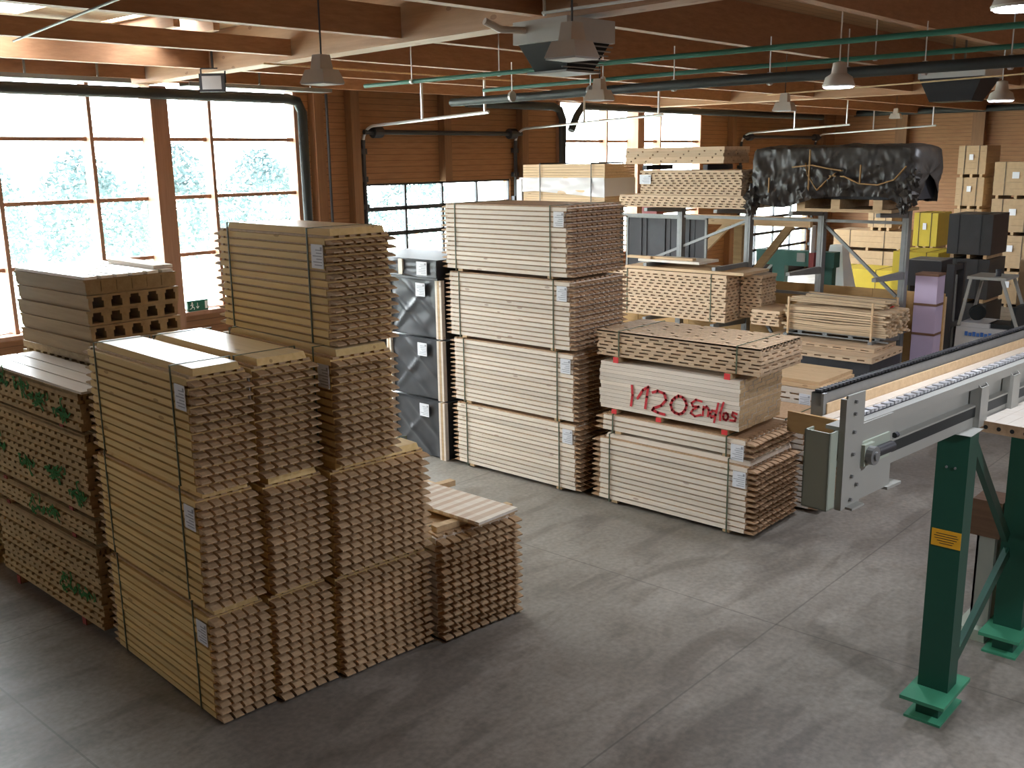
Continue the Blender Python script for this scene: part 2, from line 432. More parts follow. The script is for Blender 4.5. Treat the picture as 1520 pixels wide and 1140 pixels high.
for nm, (a, b, zt) in DOORS.items():
    root = struct(MB().box(a, b, WY + .04, WY + .1, 0, .45).build(nm, 'gun'))
    rows = [.45 + (zt - .45) * i / 6 for i in range(7)]
    cols = [a + (b - a) * i / 4 for i in range(5)]
    fr = MB()
    for z in rows: fr.box(a, b, WY + .03, WY + .1, z - .05, z + .05)
    for X in cols: fr.box(X - .03, X + .03, WY + .03, WY + .1, .45, zt)
    fr.build('section_frame', 'gun', root)
    for i in range(4):
        p = MB()
        for j in range(6): p.box(cols[i] + .03, cols[i + 1] - .03, WY + .06, WY + .065, rows[j] + .05, rows[j + 1] - .05)
        p.build('pane', 'glass', root)
    for X, L in ((a - .12, 3.5), (b + .12, 4.2)):
        pts = [(X, WY - .1, 0), (X, WY - .1, 4.85)]
        for t in range(1, 7): pts.append((X, WY - .1 - .4 * (1 - math.cos(t * math.pi / 12)), 4.85 + .4 * math.sin(t * math.pi / 12)))
        pts.append((X, WY - .5 - L, 5.25 + .045 * L))
        MB().tube(pts[:3] , .05, 8).build('guide_rail', 'gun', root)
        MB().tube(pts[2:], .032, 8).build('track', 'zinc', root)
        for f in (.45, .97):
            y = WY - .5 - L * f; z = 5.25 + .045 * L * f
            MB().bar((X, y, z), (X, y, z + .85), .05, .03).build('hanger', 'zinc', root)
        h = MB()
        for q in range(8): h.box(X - .09, X + .09, WY - .13, WY - .02, .3 + q * .62, .42 + q * .62)
        h.build('bracket', 'gun', root)
    MB().tube([(a - .2, WY - .25, 5.12), (b + .2, WY - .25, 5.12)], .055, 10).build('spring_shaft', 'gun', root)
    MB().tube([(a + .05, WY - .25, 5.12), (a + .3, WY - .25, 5.12)], .13, 12).build('cable_drum', 'gun', root)
    MB().tube([(b - .3, WY - .25, 5.12), (b - .05, WY - .25, 5.12)], .13, 12).build('cable_drum', 'gun', root)

# roof girders and purlins, each a beam of its own
def girder(p, q, w, z0, z1, label):
    d = Vector((q[0] - p[0], q[1] - p[1], 0)); L = d.length; ang = math.atan2(-d.x, d.y)
    m = MB().box(0, w, 0, L, z0, z1)
    m.box(-.012, 0, 0, L, z0 + .01, z0 + .05)
    o = m.build('roof_girder', 'beamY', None, (p[0], p[1], 0), ang)
    return tag(o, label, 'beam')


GA = R(-5.2)
def gx(y): return 8.3 + (y - 5.3) * .0911
girder((gx(-8.9), -8.9), (gx(17.95), 17.95), .34, 5.9, DECK, 'brown glulam girder running overhead from the tall left window post')
girder((25.4, -8.9), (25.4, 17.95), .34, 5.9, DECK, 'brown glulam girder ending at the post inside the distant window')
PY = [4.6, 7.07, 9.5, 12.05, 14.5, 16.9]
names = ['first', 'second', 'third', 'fourth', 'fifth', 'sixth']
for i, y in enumerate([-7.6, -5.2, -2.8, -.4, 2.15] + PY):
    gi = i - 5
    # left bay is very slightly out of square, as its girder is
    x0, x1 = XL + .02, gx(y) - .02
    sl = -.10; zt = 6.17 if abs(y - 12.05) < .1 else 6.31
    m = MB().hexa([(x0, y - sl * (x1 - x0) * .45, 5.95), (x1, y, 5.95), (x1, y + .14, 5.95), (x0, y + .14 - sl * (x1 - x0) * .45, 5.95),
                   (x0, y - sl * (x1 - x0) * .45, zt), (x1, y, zt), (x1, y + .14, zt), (x0, y + .14 - sl * (x1 - x0) * .45, zt)])
    o = m.build('roof_purlin', 'beam')
    if gi < 0: tag(o, 'reddish glulam purlin above the camera side of the hall', 'beam', 'purlins over the near side')
    else: tag(o, 'reddish purlin left of the near girder, %s of six towards the windows' % names[gi], 'beam', 'roof purlins')
    o = MB().box(gx(y) + .36, 25.38, y, y + .14, 5.95, DECK).build('roof_purlin', 'beam')
    if gi < 0: tag(o, 'reddish glulam purlin above the camera side of the hall', 'beam', 'purlins over the near side')
    else: tag(o, 'reddish purlin right of the near girder, %s of six towards the windows' % names[gi], 'beam', 'roof purlins')
    o = MB().box(25.76, X2 - .02, y, y + .14, 5.95, DECK).build('roof_purlin', 'beam')
    if gi < 0: tag(o, 'reddish glulam purlin above the camera side of the hall', 'beam', 'purlins over the near side')
    else: tag(o, 'reddish purlin in the far bay, %s of six towards the windows' % names[gi], 'beam', 'roof purlins')

for X in (-5.6, -3.2, -.8, 1.6, 3.2, 4.9, 7.655, 8.27):
    tag(MB().box(X - .05, X + .05, YB + .02 if X < 7 else 12.9, WY - .02, 6.315, DECK).build('roof_joist', 'beamY'), 'light wooden joist lying across the purlins left of the near girder', 'beam', 'joists above the left bay')
# service pipes
def pipe(name, pts, r, mat, label, cat='pipe', clamps=(), group=None, n=10):
    root = thing(name, label, cat, pts[0], 0, group)
    P = [(p[0] - pts[0][0], p[1] - pts[0][1], p[2] - pts[0][2]) for p in pts]
    smooth(MB().tube(P, r, n).build('pipe_run', mat, root))
    for c in clamps:
        c = Vector(c) - Vector(pts[0])
        mbx = MB().tube([c - Vector((0, .02, 0)), c + Vector((0, .02, 0))], r * 1.25, 10)
        mbx.bar(c, c + Vector((0, 0, .5)), .012, .012)
        mbx.build('pipe_clamp', 'zinc', root)
    return root


def clampsY(x, z, ys): return [(x, y, z) for y in ys]
pipe('green_pipe', [(10.25, 12.1, 5.6), (10.1, 7, 5.6), (10.0, -6, 5.6)], .03, 'pipe_green', 'thin green pipe passing just below the roof heater', clamps=clampsY(10.2, 5.6, (11, 9.3, 8)))
pipe('green_pipe', [(12.45, 11.7, 5.6), (12.05, 7, 5.6), (12.0, -6, 5.6)], .03, 'pipe_green', 'thin green pipe running above the black lagged pipe', clamps=clampsY(12.1, 5.6, (9, 5)))
pipe('lagged_pipe', [(12.2, 12.2, 5.42), (11.7, 7, 5.42), (11.8, -6, 5.42)], .065, 'rubber', 'thick black lagged pipe hung below two thin green pipes', clamps=clampsY(11.8, 5.42, (10.5, 9, 7.6, 6.2, 5.2, 4.3, 3.4)))
pipe('lagged_pipe', [(3.0, 17.45, 5.75), (12.7, 17.45, 5.75), (12.95, 17.45, 5.7), (13.06, 17.45, 5.5), (13.06, 17.45, .05)], .105, 'rubber', 'black lagged pipe across the top of the large left window')
pipe('lagged_pipe', [(17.9, 17.4, 5.82), (21.2, 17.4, 5.82), (21.45, 17.4, 5.75), (21.59, 17.4, 5.5), (21.59, 17.4, .05)], .105, 'rubber', 'black lagged pipe turning down at the left edge of the distant window')
pipe('lagged_pipe', [(21.7, 17.2, 5.2), (21.95, 17.2, 5.6), (22.2, 17.2, 5.85), (29, 17.2, 5.84), (37, 17.2, 5.84)], .1, 'rubber', 'black lagged pipe crossing the top of the distant window')
pipe('lagged_pipe', [(39.5, 17, 6.02), (39.5, -6, 6.02)], .12, 'rubber', 'black pipe high along the far wall')
pipe('conduit_pipe', [(13.9, 17.7, 5.9), (13.9, 17.7, .0)], .03, 'gun', 'thin dark downpipe on the wood wall left of the sectional door')
pipe('conduit_pipe', [(4.9, 11.6, 5.82), (4.3, 8.0, 5.82), (4.0, 3, 5.82)], .012, 'steel', 'bright thin conduit crossing the upper left corner')
pipe('conduit_pipe', [(8.24, 6.9, 5.94), (8.16, 3.5, 5.94)], .016, 'white', 'pair of white cables clipped along the bottom of the near girder')
pipe('conduit_pipe', [(8.3, 6.92, 5.92), (8.27, 6.92, DECK)], .016, 'white', 'white cable climbing the near girder above the heater')
pipe('conduit_pipe', [(18.2, 9.6, 5.62), (16.2, 3.0, 5.62)], .014, 'batten', 'thin pale cable line below the roof at right')
pipe('conduit_pipe', [(8.8, 12.6, 5.88), (14.2, 12.6, 5.88)], .014, 'batten', 'thin pale cable line beyond the heater')

tr = thing('cable_tray', 'grey steel cable tray above the large left window', 'cable tray', (3, 16.6, 5.85))
MB().box(0, 5.9, 0, .35, 0, .01).box(0, 5.9, 0, .01, 0, .07).box(0, 5.9, .34, .35, 0, .07).build('tray', 'steel', tr)
for i in range(5): MB().bar((.6 + i * 1.2, .17, 0), (.6 + i * 1.2, .17, .64), .03, .03).build('hanger', 'steel', tr)
tr = thing('cable_tray', 'grey steel cable tray right of the tall window post', 'cable tray', (10.0, 16.6, 5.85))
MB().box(0, 3.2, 0, .35, 0, .01).box(0, 3.2, 0, .01, 0, .07).box(0, 3.2, .34, .35, 0, .07).build('tray', 'steel', tr)
for i in range(3): MB().bar((.4 + i * 1.2, .17, 0), (.4 + i * 1.2, .17, .64), .03, .03).build('hanger', 'steel', tr)


# high-bay lamps
def lamp_square(x, y, z, rz, label, s=.155, group='hanging hall lamps'):
    t = thing('hall_lamp', label, 'lamp', (x, y, z), rz, group)
    MB().taper((-s, s, -s, s, 0), (-s * .74, s * .74, -s * .74, s * .74, s * .8)).build('reflector', 'lampbody', t)
    MB().box(-s * .95, s * .95, -s * .95, s * .95, -.014, 0).build('lens', 'grey', t)
    MB().taper((-s * .6, s * .6, -s * .42, s * .42, s * .8), (-s * .45, s * .45, -s * .34, s * .34, s * 1.7)).build('ballast_box', 'lampbody', t)
    MB().bar((0, 0, s * 1.7), (0, 0, DECK - z), .012, .012).build('suspension', 'gun', t)
    return t


def lamp_round(x, y, z, label, s=.2, lit=True):
    t = thing('bell_lamp', label, 'lamp', (x, y, z), 0, 'bell-shaped hall lamps')
    smooth(MB().lathe([(s, 0), (s * 1.04, .02), (s * .98, .035), (s * .86, s * .6), (s * .55, s * .8), (s * .5, s * .85), (s * .42, s * 1.5), (s * .1, s * 1.6), (0, s * 1.6)], 24).build('reflector', 'lampbody', t))
    MB().lathe([(0, -.012), (s * .9, -.012), (s * .9, .01)], 24).build('lens', 'lit' if lit else 'grey', t)
    MB().bar((0, 0, s * 1.6), (0, 0, DECK - z), .012, .012).build('suspension', 'zinc', t)
    if lit:
        e_ = (150 if x < 20 else 60) if 'outside' in label else (14 if x > 15 else 50)
        d = bpy.data.lights.new('lamp_light', 'AREA'); d.shape = 'DISK'; d.size = s * 1.6; d.energy = e_; d.color = (.85, .9, 1)
        lo = bpy.data.objects.new('lamp_light', d); S.collection.objects.link(lo); lo.parent = t; lo.location = (0, 0, -.03)
    return t


lamp_square(6.6, 5.22, 5.28, R(0), 'large square unlit lamp in front of the roof heater', .16)
lamp_square(6.32, 8.09, 5.24, R(10), 'grey square lamp hanging above the tall yellow stack')
lamp_square(11.0, 8.24, 5.24, R(10), 'small square lamp over the pale tower of bundles, left of the distant window')
lamp_square(15.15, 7.68, 5.18, R(10), 'dim square lamp hanging right of the distant window')
lamp_square(28.87, 11.23, 5.45, R(10), 'tiny far lamp hanging in front of the far wall')
lamp_round(11.0, 4.94, 5.22, 'bell lamp shining white above the black wrapped load', .17)
lamp_round(16.1, 4.73, 5.22, 'bell lamp shining white near the right edge above the board packs', .18)
lamp_round(8.11, 2.3, 5.50, 'bright bell lamp cut off by the upper right corner')
# unseen lamps added to lift the faces and floor towards the camera
for i, (x, y) in enumerate(((6.0, -2.2), (14.5, -2.5), (24, -1), (24, -4), (34, 1))):
    lamp_round(x, y, 5.4, 'bell lamp added as fill light outside the view', .26)

t = thing('floodlight', 'small square floodlight under the roof before the left window', 'floodlight', (9.06, 14.33, 5.6), R(-50))
MB().box(-.17, .17, -.06, .06, 0, .24).box(-.2, .2, -.09, -.06, -.02, .26).build('housing', 'gun', t)
MB().box(-.15, .15, -.1, -.09, .02, .22).build('lens', 'grey', t)
MB().bar((-.19, 0, .12), (-.19, 0, .34), .02, .02).bar((.19, 0, .12), (.19, 0, .34), .02, .02).bar((-.19, 0, .34), (.19, 0, .34), .02, .02).bar((0, 0, .34), (0, 0, .88), .03, .03).build('bracket', 'gun', t)

# roof heater
t = thing('roof_heater', 'grey and black air heater hanging under the near girder', 'heater', (8.39, 6.74, 5.36), R(-3))
MB().box(-.37, .37, -.37, .37, .27, .49).build('hood', 'grey', t)
MB().taper((-.2, .2, -.22, .22, 0), (-.33, .33, -.33, .33, .27)).build('fan_body', 'blackbox', t)
f = MB()
for i in range(6): f.box(-.3 - .013 * i, .3 + .013 * i, -.25 - .02 * i, -.23 - .02 * i, .02 + i * .042, .032 + i * .042)
f.build('louvre', 'steel', t)
MB().box(-.27, .27, -.27, .27, -.02, 0).build('bottom_grille', 'steel', t)
MB().tube([(-.37, .2, .4), (-.62, .3, .4), (-.8, .34, .47)], .035, 10).build('gas_pipe', 'lampbody', t)
# roof heater at right
t = thing('roof_heater', 'dark roof heater beside the lit lamp on the right', 'heater', (18.6, 6.2, 5.35), 0)
MB().box(-.5, .5, -.6, .5, .38, .55).build('hood', 'grey', t)
MB().taper((-.3, .3, -.35, .35, 0), (-.48, .48, -.55, .48, .38)).build('fan_body', 'gun', t)
MB().bar((-.3, 0, .55), (-.3, 0, 1.15), .03, .03).bar((.3, 0, .55), (.3, 0, 1.15), .03, .03).build('hanger', 'steel', t)

# exit sign
struct(MB().box(3.6, 13.26, WY - .32, WY - .0, 1.56, 1.635).build('trim_%d' % k, 'post_wood')); k += 1
t = thing('exit_sign', 'green emergency exit sign with running figure on the window sill', 'sign', (10.24, 17.72, 1.64), R(2))
MB().box(0, .46, 0, .05, 0, .21).build('sign_box', 'exit', t)
m = MB()
fig = [((.10, .15), (.10, .15)), ]
m.tube([(.085, -.003, .165), (.105, -.003, .165)], .016, 8)
for a, b, w in (((.09, .145), (.10, .09), .022), ((.10, .09), (.14, .07), .014), ((.14, .07), (.135, .03), .012), ((.10, .09), (.075, .055), .014), ((.075, .055), (.035, .05), .012), ((.09, .14), (.13, .12), .01), ((.09, .14), (.055, .115), .01), ((.215, .16), (.215, .05), .018), ((.215, .05), (.185, .09), .014), ((.215, .05), (.245, .09), .014)):
    m.bar((a[0], -.003, a[1]), (b[0], -.003, b[1]), .004, w)
m.build('running_figure_and_arrow', 'white', t)
MB().box(.385, .44, -.004, 0, .03, .18).build('door_symbol', 'white', t)

# ================================================================ OUTDOORS
struct(MB().box(-30, 90, WY + .3, 80, -.35, -.05).build('ground', 'grass'))
def bush(x, y, r, h, label, name='tree'):
    m = MB()
    random.seed(int(x * 13 + y * 7))
    for i in range(1500):
        a = random.uniform(0, 6.283); e = random.uniform(-.6, 1.5); q = r * random.uniform(.7, 1.05)
        c = Vector((q * math.cos(a) * math.cos(e) * 1.05, q * math.sin(a) * math.cos(e), h * .38 + h * .62 * math.sin(e) * random.uniform(.7, 1.1)))
        s_ = random.uniform(.07, .2)
        n1 = Vector([random.uniform(-1, 1) for _ in range(3)]).normalized(); n2 = n1.cross(Vector((.3, .5, .8))).normalized()
        k0 = len(m.v); m.v += [tuple(c + n1 * s_), tuple(c + n2 * s_ * .6), tuple(c - n1 * s_), tuple(c - n2 * s_ * .6)]
        m.f.append((k0, k0 + 1, k0 + 2, k0 + 3)); m.m.append(0)
    t = thing(name, label, 'tree', (x, y, -.05), 0, 'hazy trees outside')
    m.build('foliage', 'leaf', t)
    MB().tube([(0, 0, 0), (.1, 0, h * .4), (0, .1, h * .8)], [.16, .12, .05], 8).build('trunk', 'post_wood', t)
    random.seed(3)


for i, (x, y, r, h) in enumerate(((16, 44, 2.2, 4.4), (20.8, 43, 2.2, 4.2), (25.5, 44, 2.2, 4.0), (30.2, 43, 2.2, 4.3), (35, 44, 2.2, 3.8), (39.8, 43, 2.2, 4.0), (18.0, 49, 2.2, 5.2), (23.1, 49, 2.2, 5.0), (28.2, 49, 2.2, 5.3), (33.3, 49, 2.2, 5.0), (38.4, 49, 2.2, 4.8))):
    bush(x, y, r, h, 'washed-out tree in the bright haze beyond the windows')


# ================================================================ TIMBER BUNDLES
def paper(parent, y, z, w=.17, h=.2, x=-.012, red=False):
    p = MB().box(x, x + .006, y, y + w, z, z + h, 0)
    random.seed(int(abs(y * 1000)) + int(z * 1000))
    for i in range(6):
        l = random.uniform(.4, .85) * w
        p.box(x - .001, x, y + w * .08, y + w * .08 + l, z + h * (.12 + .125 * i), z + h * (.16 + .125 * i), 2 if red and i == 5 else 1)
    p.box(x - .001, x, y + w * .06, y + w * .2, z + h * .75, z + h * .9, 1)
    return p.build('paper_label', ['paper', 'ink', 'red_ink'], parent)


def straps(parent, ys, W_, H_, z0=0, mat='strap', e=.006):
    for y in ys:
        MB().box(-e - .004, -e + .004, y, y + .016, z0, z0 + H_ + e).box(W_ + e - .004, W_ + e + .004, y, y + .016, z0, z0 + H_ + e) \
            .box(-e, W_ + e, y, y + .016, z0 + H_, z0 + H_ + e).box(-e, W_ + e, y, y + .016, z0 - .0, z0 + .004).build('strap', mat, parent)


def spiked_mesh(W_, L_, p, nt_, mats, tl=.09, key=0):
    """a cross-laminated panel: solid band along the side, tongues that stick out at both ends"""
    m = MB(); hb = p * .72
    m.box(0, W_, tl, L_ - tl, 0, hb, 0)
    m.box(.03, W_ - .03, tl + .03, L_ - tl - .03, hb, p, 1)
    q = W_ / nt_
    rnd = random.Random(key)
    for i in range(nt_):
        a = i * q + q * .07 * (i > 0); b = (i + 1) * q - q * .07 * (i < nt_ - 1)
        j = rnd.uniform(-.012, .004)
        g = q * .05; a += g; b -= g
        for s in (0, 1):
            tip, root, sg = (-j, tl, 1) if s == 0 else (L_ + j, L_ - tl, -1)
            # wedge: blunt thin tip, thick at the root
            pr = [(tip, p * .10), (tip, p * .26), (tip + sg * .05, p * .46), (root, p * .50), (root, p * .02)]
            m.prism(pr, 'x', a, b, 1)
        m.box(a + q * .12, b - q * .12, tl - .012, tl + .04, hb, p, 1); m.box(a + q * .12, b - q * .12, L_ - tl - .04, L_ - tl + .012, hb, p, 1)
    return m.mesh('timber_panel', mats)


def spiked(label, F, ang, W_, L_, z0, H_, n, mats, group, nt_=5, cap=True, batten=False, lab=True, jit=.006, ly=.13, tl=.12):
    t = thing('panel_bundle', label, 'timber bundle', (F[0], F[1], z0), ang, group)
    zb = .035 if batten else 0.
    ch = .055 if cap else 0
    p = (H_ - zb - ch) / n
    ms = [spiked_mesh(W_, L_, p, nt_, mats, tl, k_) for k_ in range(3)]
    rnd = random.Random(len(label) * 31 + int(z0 * 10))
    for i in range(n):
        link('timber_panel', ms[i % 3], t, (rnd.uniform(-jit, jit), rnd.uniform(-jit, jit) * 2, zb + i * p))
    if batten:
        for y in (.33, L_ - .42): MB().box(.0, W_, y, y + .09, 0, .034).build('batten', 'batten', t)
    if cap:
        m = MB()
        m.taper((.05, W_ - .05, .10, L_ - .2, H_ - ch), (.06, W_ - .06, .12, L_ - .22, H_))
        m.box(.062, W_ - .062, .122, L_ - .222, H_, H_ + .003, 1)
        m.build('top_panel', [mats[0], 'pine_top' if mats[0] == 'pine' else mats[0]], t)
    straps(t, (.36, L_ - .3), W_, H_)
    if lab: paper(t, ly, H_ - ch - .27, x=-.016)
    return t


PINE, SPR = ['pine', 'pine_end'], ['spruce', 'spruce_end']
GP = 'yellow pine panel bundles of the left block'
A = R(-4)
for i, w in enumerate(('bottom', 'middle', 'top')):
    spiked('yellow pine bundle, %s one of the front left column nearest the camera' % w, ((3.85, 6.67), (3.85, 6.70), (3.85, 6.68))[i], A, .5, 2.12, .02 + i * .985, .975, 13, PINE, GP)
for i, w in enumerate(('bottom', 'middle', 'top')):
    spiked('yellow pine bundle, %s one of the narrow second column from the left' % w, ((4.385, 6.60), (4.385, 6.58), (4.385, 6.62))[i], A, .56, 2.12, .02 + i * .985, .975, 13, PINE, GP, lab=i == 2)
spiked('wide yellow pine bundle on the floor under the tallest left stack', (4.99, 6.50), R(-5), 1.0, 2.12, .02, .975, 13, PINE, GP, nt_=9, lab=False)
spiked('wide yellow pine bundle, second from the floor in the tallest left stack', (4.98, 6.46), R(-5), 1.0, 2.12, 1.005, .975, 13, PINE, GP, nt_=9, lab=False)
spiked('narrow yellow pine bundle, third from the floor in the tallest left stack', (5.02, 6.42), R(-5), .62, 2.12, 1.99, .975, 13, PINE, GP, nt_=6)
spiked('narrow yellow pine bundle on top of the tallest left stack, standing before the window', (5.13, 6.55), R(-4), .66, 2.0, 2.975, .975, 13, PINE, GP, nt_=6)
spiked('single low pine bundle right of the left block, with boards lying on it', (6.03, 6.31), R(-7), 1.0, 2.12, .02, 1.03, 14, ['spruce', 'pine_end'], GP, nt_=9, cap=False, lab=False)
# loose battens and slab on the low bundle
c, s_ = math.cos(R(-7)), math.sin(R(-7))
def loc4(u, v): return (6.03 + u * c - v * s_, 6.31 + u * s_ + v * c)
bx, by = loc4(.06, .16)
tag(MB().box(0, .95, 0, .09, 0, .06).build('batten', 'batten', None, (bx, by, 1.056), R(-7)), 'rough batten under the near edge of the striped slab', 'batten', 'battens on the low bundle')
bx, by = loc4(.06, 1.15)
tag(MB().box(0, 1.0, 0, .09, 0, .06).build('batten', 'batten', None, (bx, by, 1.056), R(-7)), 'rough batten under the far end of the striped slab', 'batten', 'battens on the low bundle')
t = thing('glued_slab', 'pale striped laminated slab lying crooked on the low pine bundle', 'wooden slab', (6.37, 6.16, 1.118), R(0))
m = MB(); rnd = random.Random(8)
y = 0; i = 0
while y < 1.25:
    w = rnd.uniform(.05, .09); m.box(0, .55, y, y + w, .012, .04, i % 2); y += w; i += 1
m.build('lamella_top', ['white_plane', 'spruce_dark'], t)
MB().box(.0, .55, 0, y, 0, .012).build('underside_layer', 'pine_end', t)

GT = 'pale spruce panel bundles of the tower'
for i, w in enumerate(('lowest', 'second', 'third', 'uppermost')):
    spiked('pale spruce bundle with grey straps, %s of four in the tall central tower' % w, ((10.2, 7.93), (10.2, 7.96), (10.2, 8.02), (10.19, 8.06))[i], 0, 1.2, 2.42, .02 + i * .97, .955, 14, SPR, GT, nt_=11, cap=False, batten=True, tl=.1)
GM = 'pale spruce bundles of the stack marked in red'
spiked('wide pale spruce bundle on the floor beneath the red-lettered boards', (10.23, 5.34), 0, 1.14, 2.42, .02, .93, 12, SPR, GM, nt_=10, cap=True, batten=True, tl=.13)
spiked('thin pale spruce bundle of three panels right under the red-lettered boards', (10.27, 5.40), 0, 1.14, 2.34, .96, .25, 3, SPR, GM, nt_=10, cap=False, batten=True, lab=True, tl=.13)
spiked('pale spruce bundle on the floor between the lettered stack and the machine end', (11.52, 5.15), 0, .85, 2.3, .02, .62, 8, SPR, GM, nt_=8, cap=False, batten=True, lab=False)
spiked('pale spruce bundle, upper one between the lettered stack and the machine end', (11.5, 5.25), 0, .85, 2.2, .65, .55, 7, SPR, GM, nt_=8, cap=False, batten=True, lab=False)

# red-ended bearers
def bearer(x, y, z, W_, h, label, g, red='red'):
    t = thing('bearer', label, 'wooden bearer', (x, y, z), 0, g)
    MB().box(0, W_, 0, .07, 0, h).build('timber', 'batten', t)
    MB().box(-.008, 0, -.004, .074, -.002, h + .002).build('painted_end', red, t)


BG = 'red-ended bearers in the lettered stack'
bearer(10.28, 7.40, 1.225, 1.0, .055, 'red-ended bearer below the left end of the lettered boards', BG)
bearer(10.28, 6.71, 1.225, 1.0, .055, 'red-ended bearer below the middle of the lettered boards', BG)
bearer(10.28, 5.77, 1.225, 1.0, .055, 'red-ended bearer below the right end of the lettered boards', BG)
bearer(10.28, 7.38, 1.905, 1.0, .07, 'red-ended bearer above the left end of the lettered boards', BG)
bearer(10.28, 5.76, 1.905, 1.0, .07, 'red-ended bearer above the right end of the lettered boards', BG)

# solid board bundle with red writing
t = thing('board_bundle', 'solid pale board bundle sprayed with large red lettering', 'timber bundle', (10.3, 5.63, 1.285), 0)
rnd = random.Random(4)
for i in range(12):
    m = MB(); p = .62 / 12; x = 0
    for j in range(10):
        w = 1.05 / 10; o_ = rnd.uniform(-.008, .008)
        m.box(x + .002, x + w - .002, o_, 2.05 + rnd.uniform(-.015, .015), 0, p * .93)
        m.box(x + .003, x + w - .003, o_ - .002, o_ + .01, .001, p * .93 - .001, 1); x += w
    link('board_layer', m.mesh('board_layer', ['spruce', 'batten']), t, (rnd.uniform(-.003, .003), 0, i * p))
STR = [[(7.17, 1.63), (7.16, 1.51), (7.18, 1.37)], [(7.08, 1.48), (7.0, 1.6), (6.92, 1.65), (6.94, 1.52), (6.96, 1.37)], [(6.85, 1.59), (6.78, 1.62), (6.68, 1.6), (6.65, 1.52), (6.72, 1.44), (6.83, 1.39), (6.85, 1.36), (6.77, 1.34), (6.67, 1.33)], [(6.35, 1.5), (6.37, 1.44), (6.41, 1.39), (6.46, 1.37), (6.52, 1.38), (6.56, 1.41), (6.58, 1.47), (6.56, 1.53), (6.52, 1.57), (6.47, 1.6), (6.41, 1.59), (6.37, 1.55), (6.35, 1.5)], [(6.14, 1.58), (6.22, 1.59), (6.28, 1.54), (6.26, 1.5), (6.18, 1.51), (6.26, 1.46), (6.29, 1.41), (6.23, 1.38), (6.15, 1.41)], [(6.11, 1.52), (6.12, 1.41)], [(6.12, 1.48), (6.07, 1.53), (6.04, 1.49), (6.05, 1.41)], [(5.95, 1.49), (5.99, 1.49), (6.02, 1.45), (6.0, 1.4), (5.95, 1.44)], [(5.91, 1.59), (5.94, 1.45), (5.96, 1.35)], [(5.84, 1.61), (5.88, 1.48), (5.88, 1.39)], [(5.77, 1.45), (5.78, 1.42), (5.8, 1.4), (5.83, 1.41), (5.84, 1.44), (5.83, 1.48), (5.8, 1.49), (5.78, 1.48), (5.77, 1.45)], [(5.66, 1.5), (5.71, 1.51), (5.72, 1.47), (5.67, 1.45), (5.68, 1.41), (5.74, 1.41)]]
def ribbon(strokes, x, w, oy, oz, thick=.004):
    """flat painted strokes on a face looking towards -x"""
    m = MB()
    for s in strokes:
        for i in range(len(s) - 1):
            (a, b), (c_, d) = s[i], s[i + 1]
            a -= oy; c_ -= oy; b -= oz; d -= oz
            L = math.hypot(c_ - a, d - b) or 1e-6; ny, nz = -(d - b) / L * w / 2, (c_ - a) / L * w / 2
            ty, tz = (c_ - a) / L * w * .4, (d - b) / L * w * .4
            m.hexa([(x, a - ty + ny, b - tz + nz), (x, c_ + ty + ny, d + tz + nz), (x, c_ + ty - ny, d + tz - nz), (x, a - ty - ny, b - tz - nz),
                    (x - thick, a - ty + ny, b - tz + nz), (x - thick, c_ + ty + ny, d + tz + nz), (x - thick, c_ + ty - ny, d + tz - nz), (x - thick, a - ty - ny, b - tz - nz)])
    return m
ribbon(STR[:4], -.004, .034, 5.63, 1.285).build('sprayed_number', 'spray', t)
ribbon(STR[4:], -.004, .026, 5.63, 1.285).build('sprayed_word', 'spray', t)


def slotted_mesh(W_, L_, p, off, mats, slot=.11, block=.07, name='slotted_panel', rough=0., seed=1):
    """thin board with a row of spacer blocks above it: a line of slots on each side"""
    m = MB(); rnd = random.Random(seed)
    m.box(0, W_, 0, L_, 0, p * .60, 0)
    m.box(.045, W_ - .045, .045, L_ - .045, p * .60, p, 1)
    u = slot + block
    y = -off * u
    while y < L_:
        a, b = max(0, y), min(L_, y + block)
        if b > a + .005:
            r1 = rnd.uniform(0, rough); r2 = rnd.uniform(0, rough)
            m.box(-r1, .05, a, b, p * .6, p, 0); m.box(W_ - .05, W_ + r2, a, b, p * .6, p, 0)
        y += u
    x = -off * u + .02
    while x < W_:
        a, b = max(0.05, x), min(W_ - .05, x + block)
        if b > a + .005: m.box(a, b, 0, .05, p * .6, p, 0); m.box(a, b, L_ - .05, L_, p * .6, p, 0)
        x += u
    return m.mesh(name, mats)


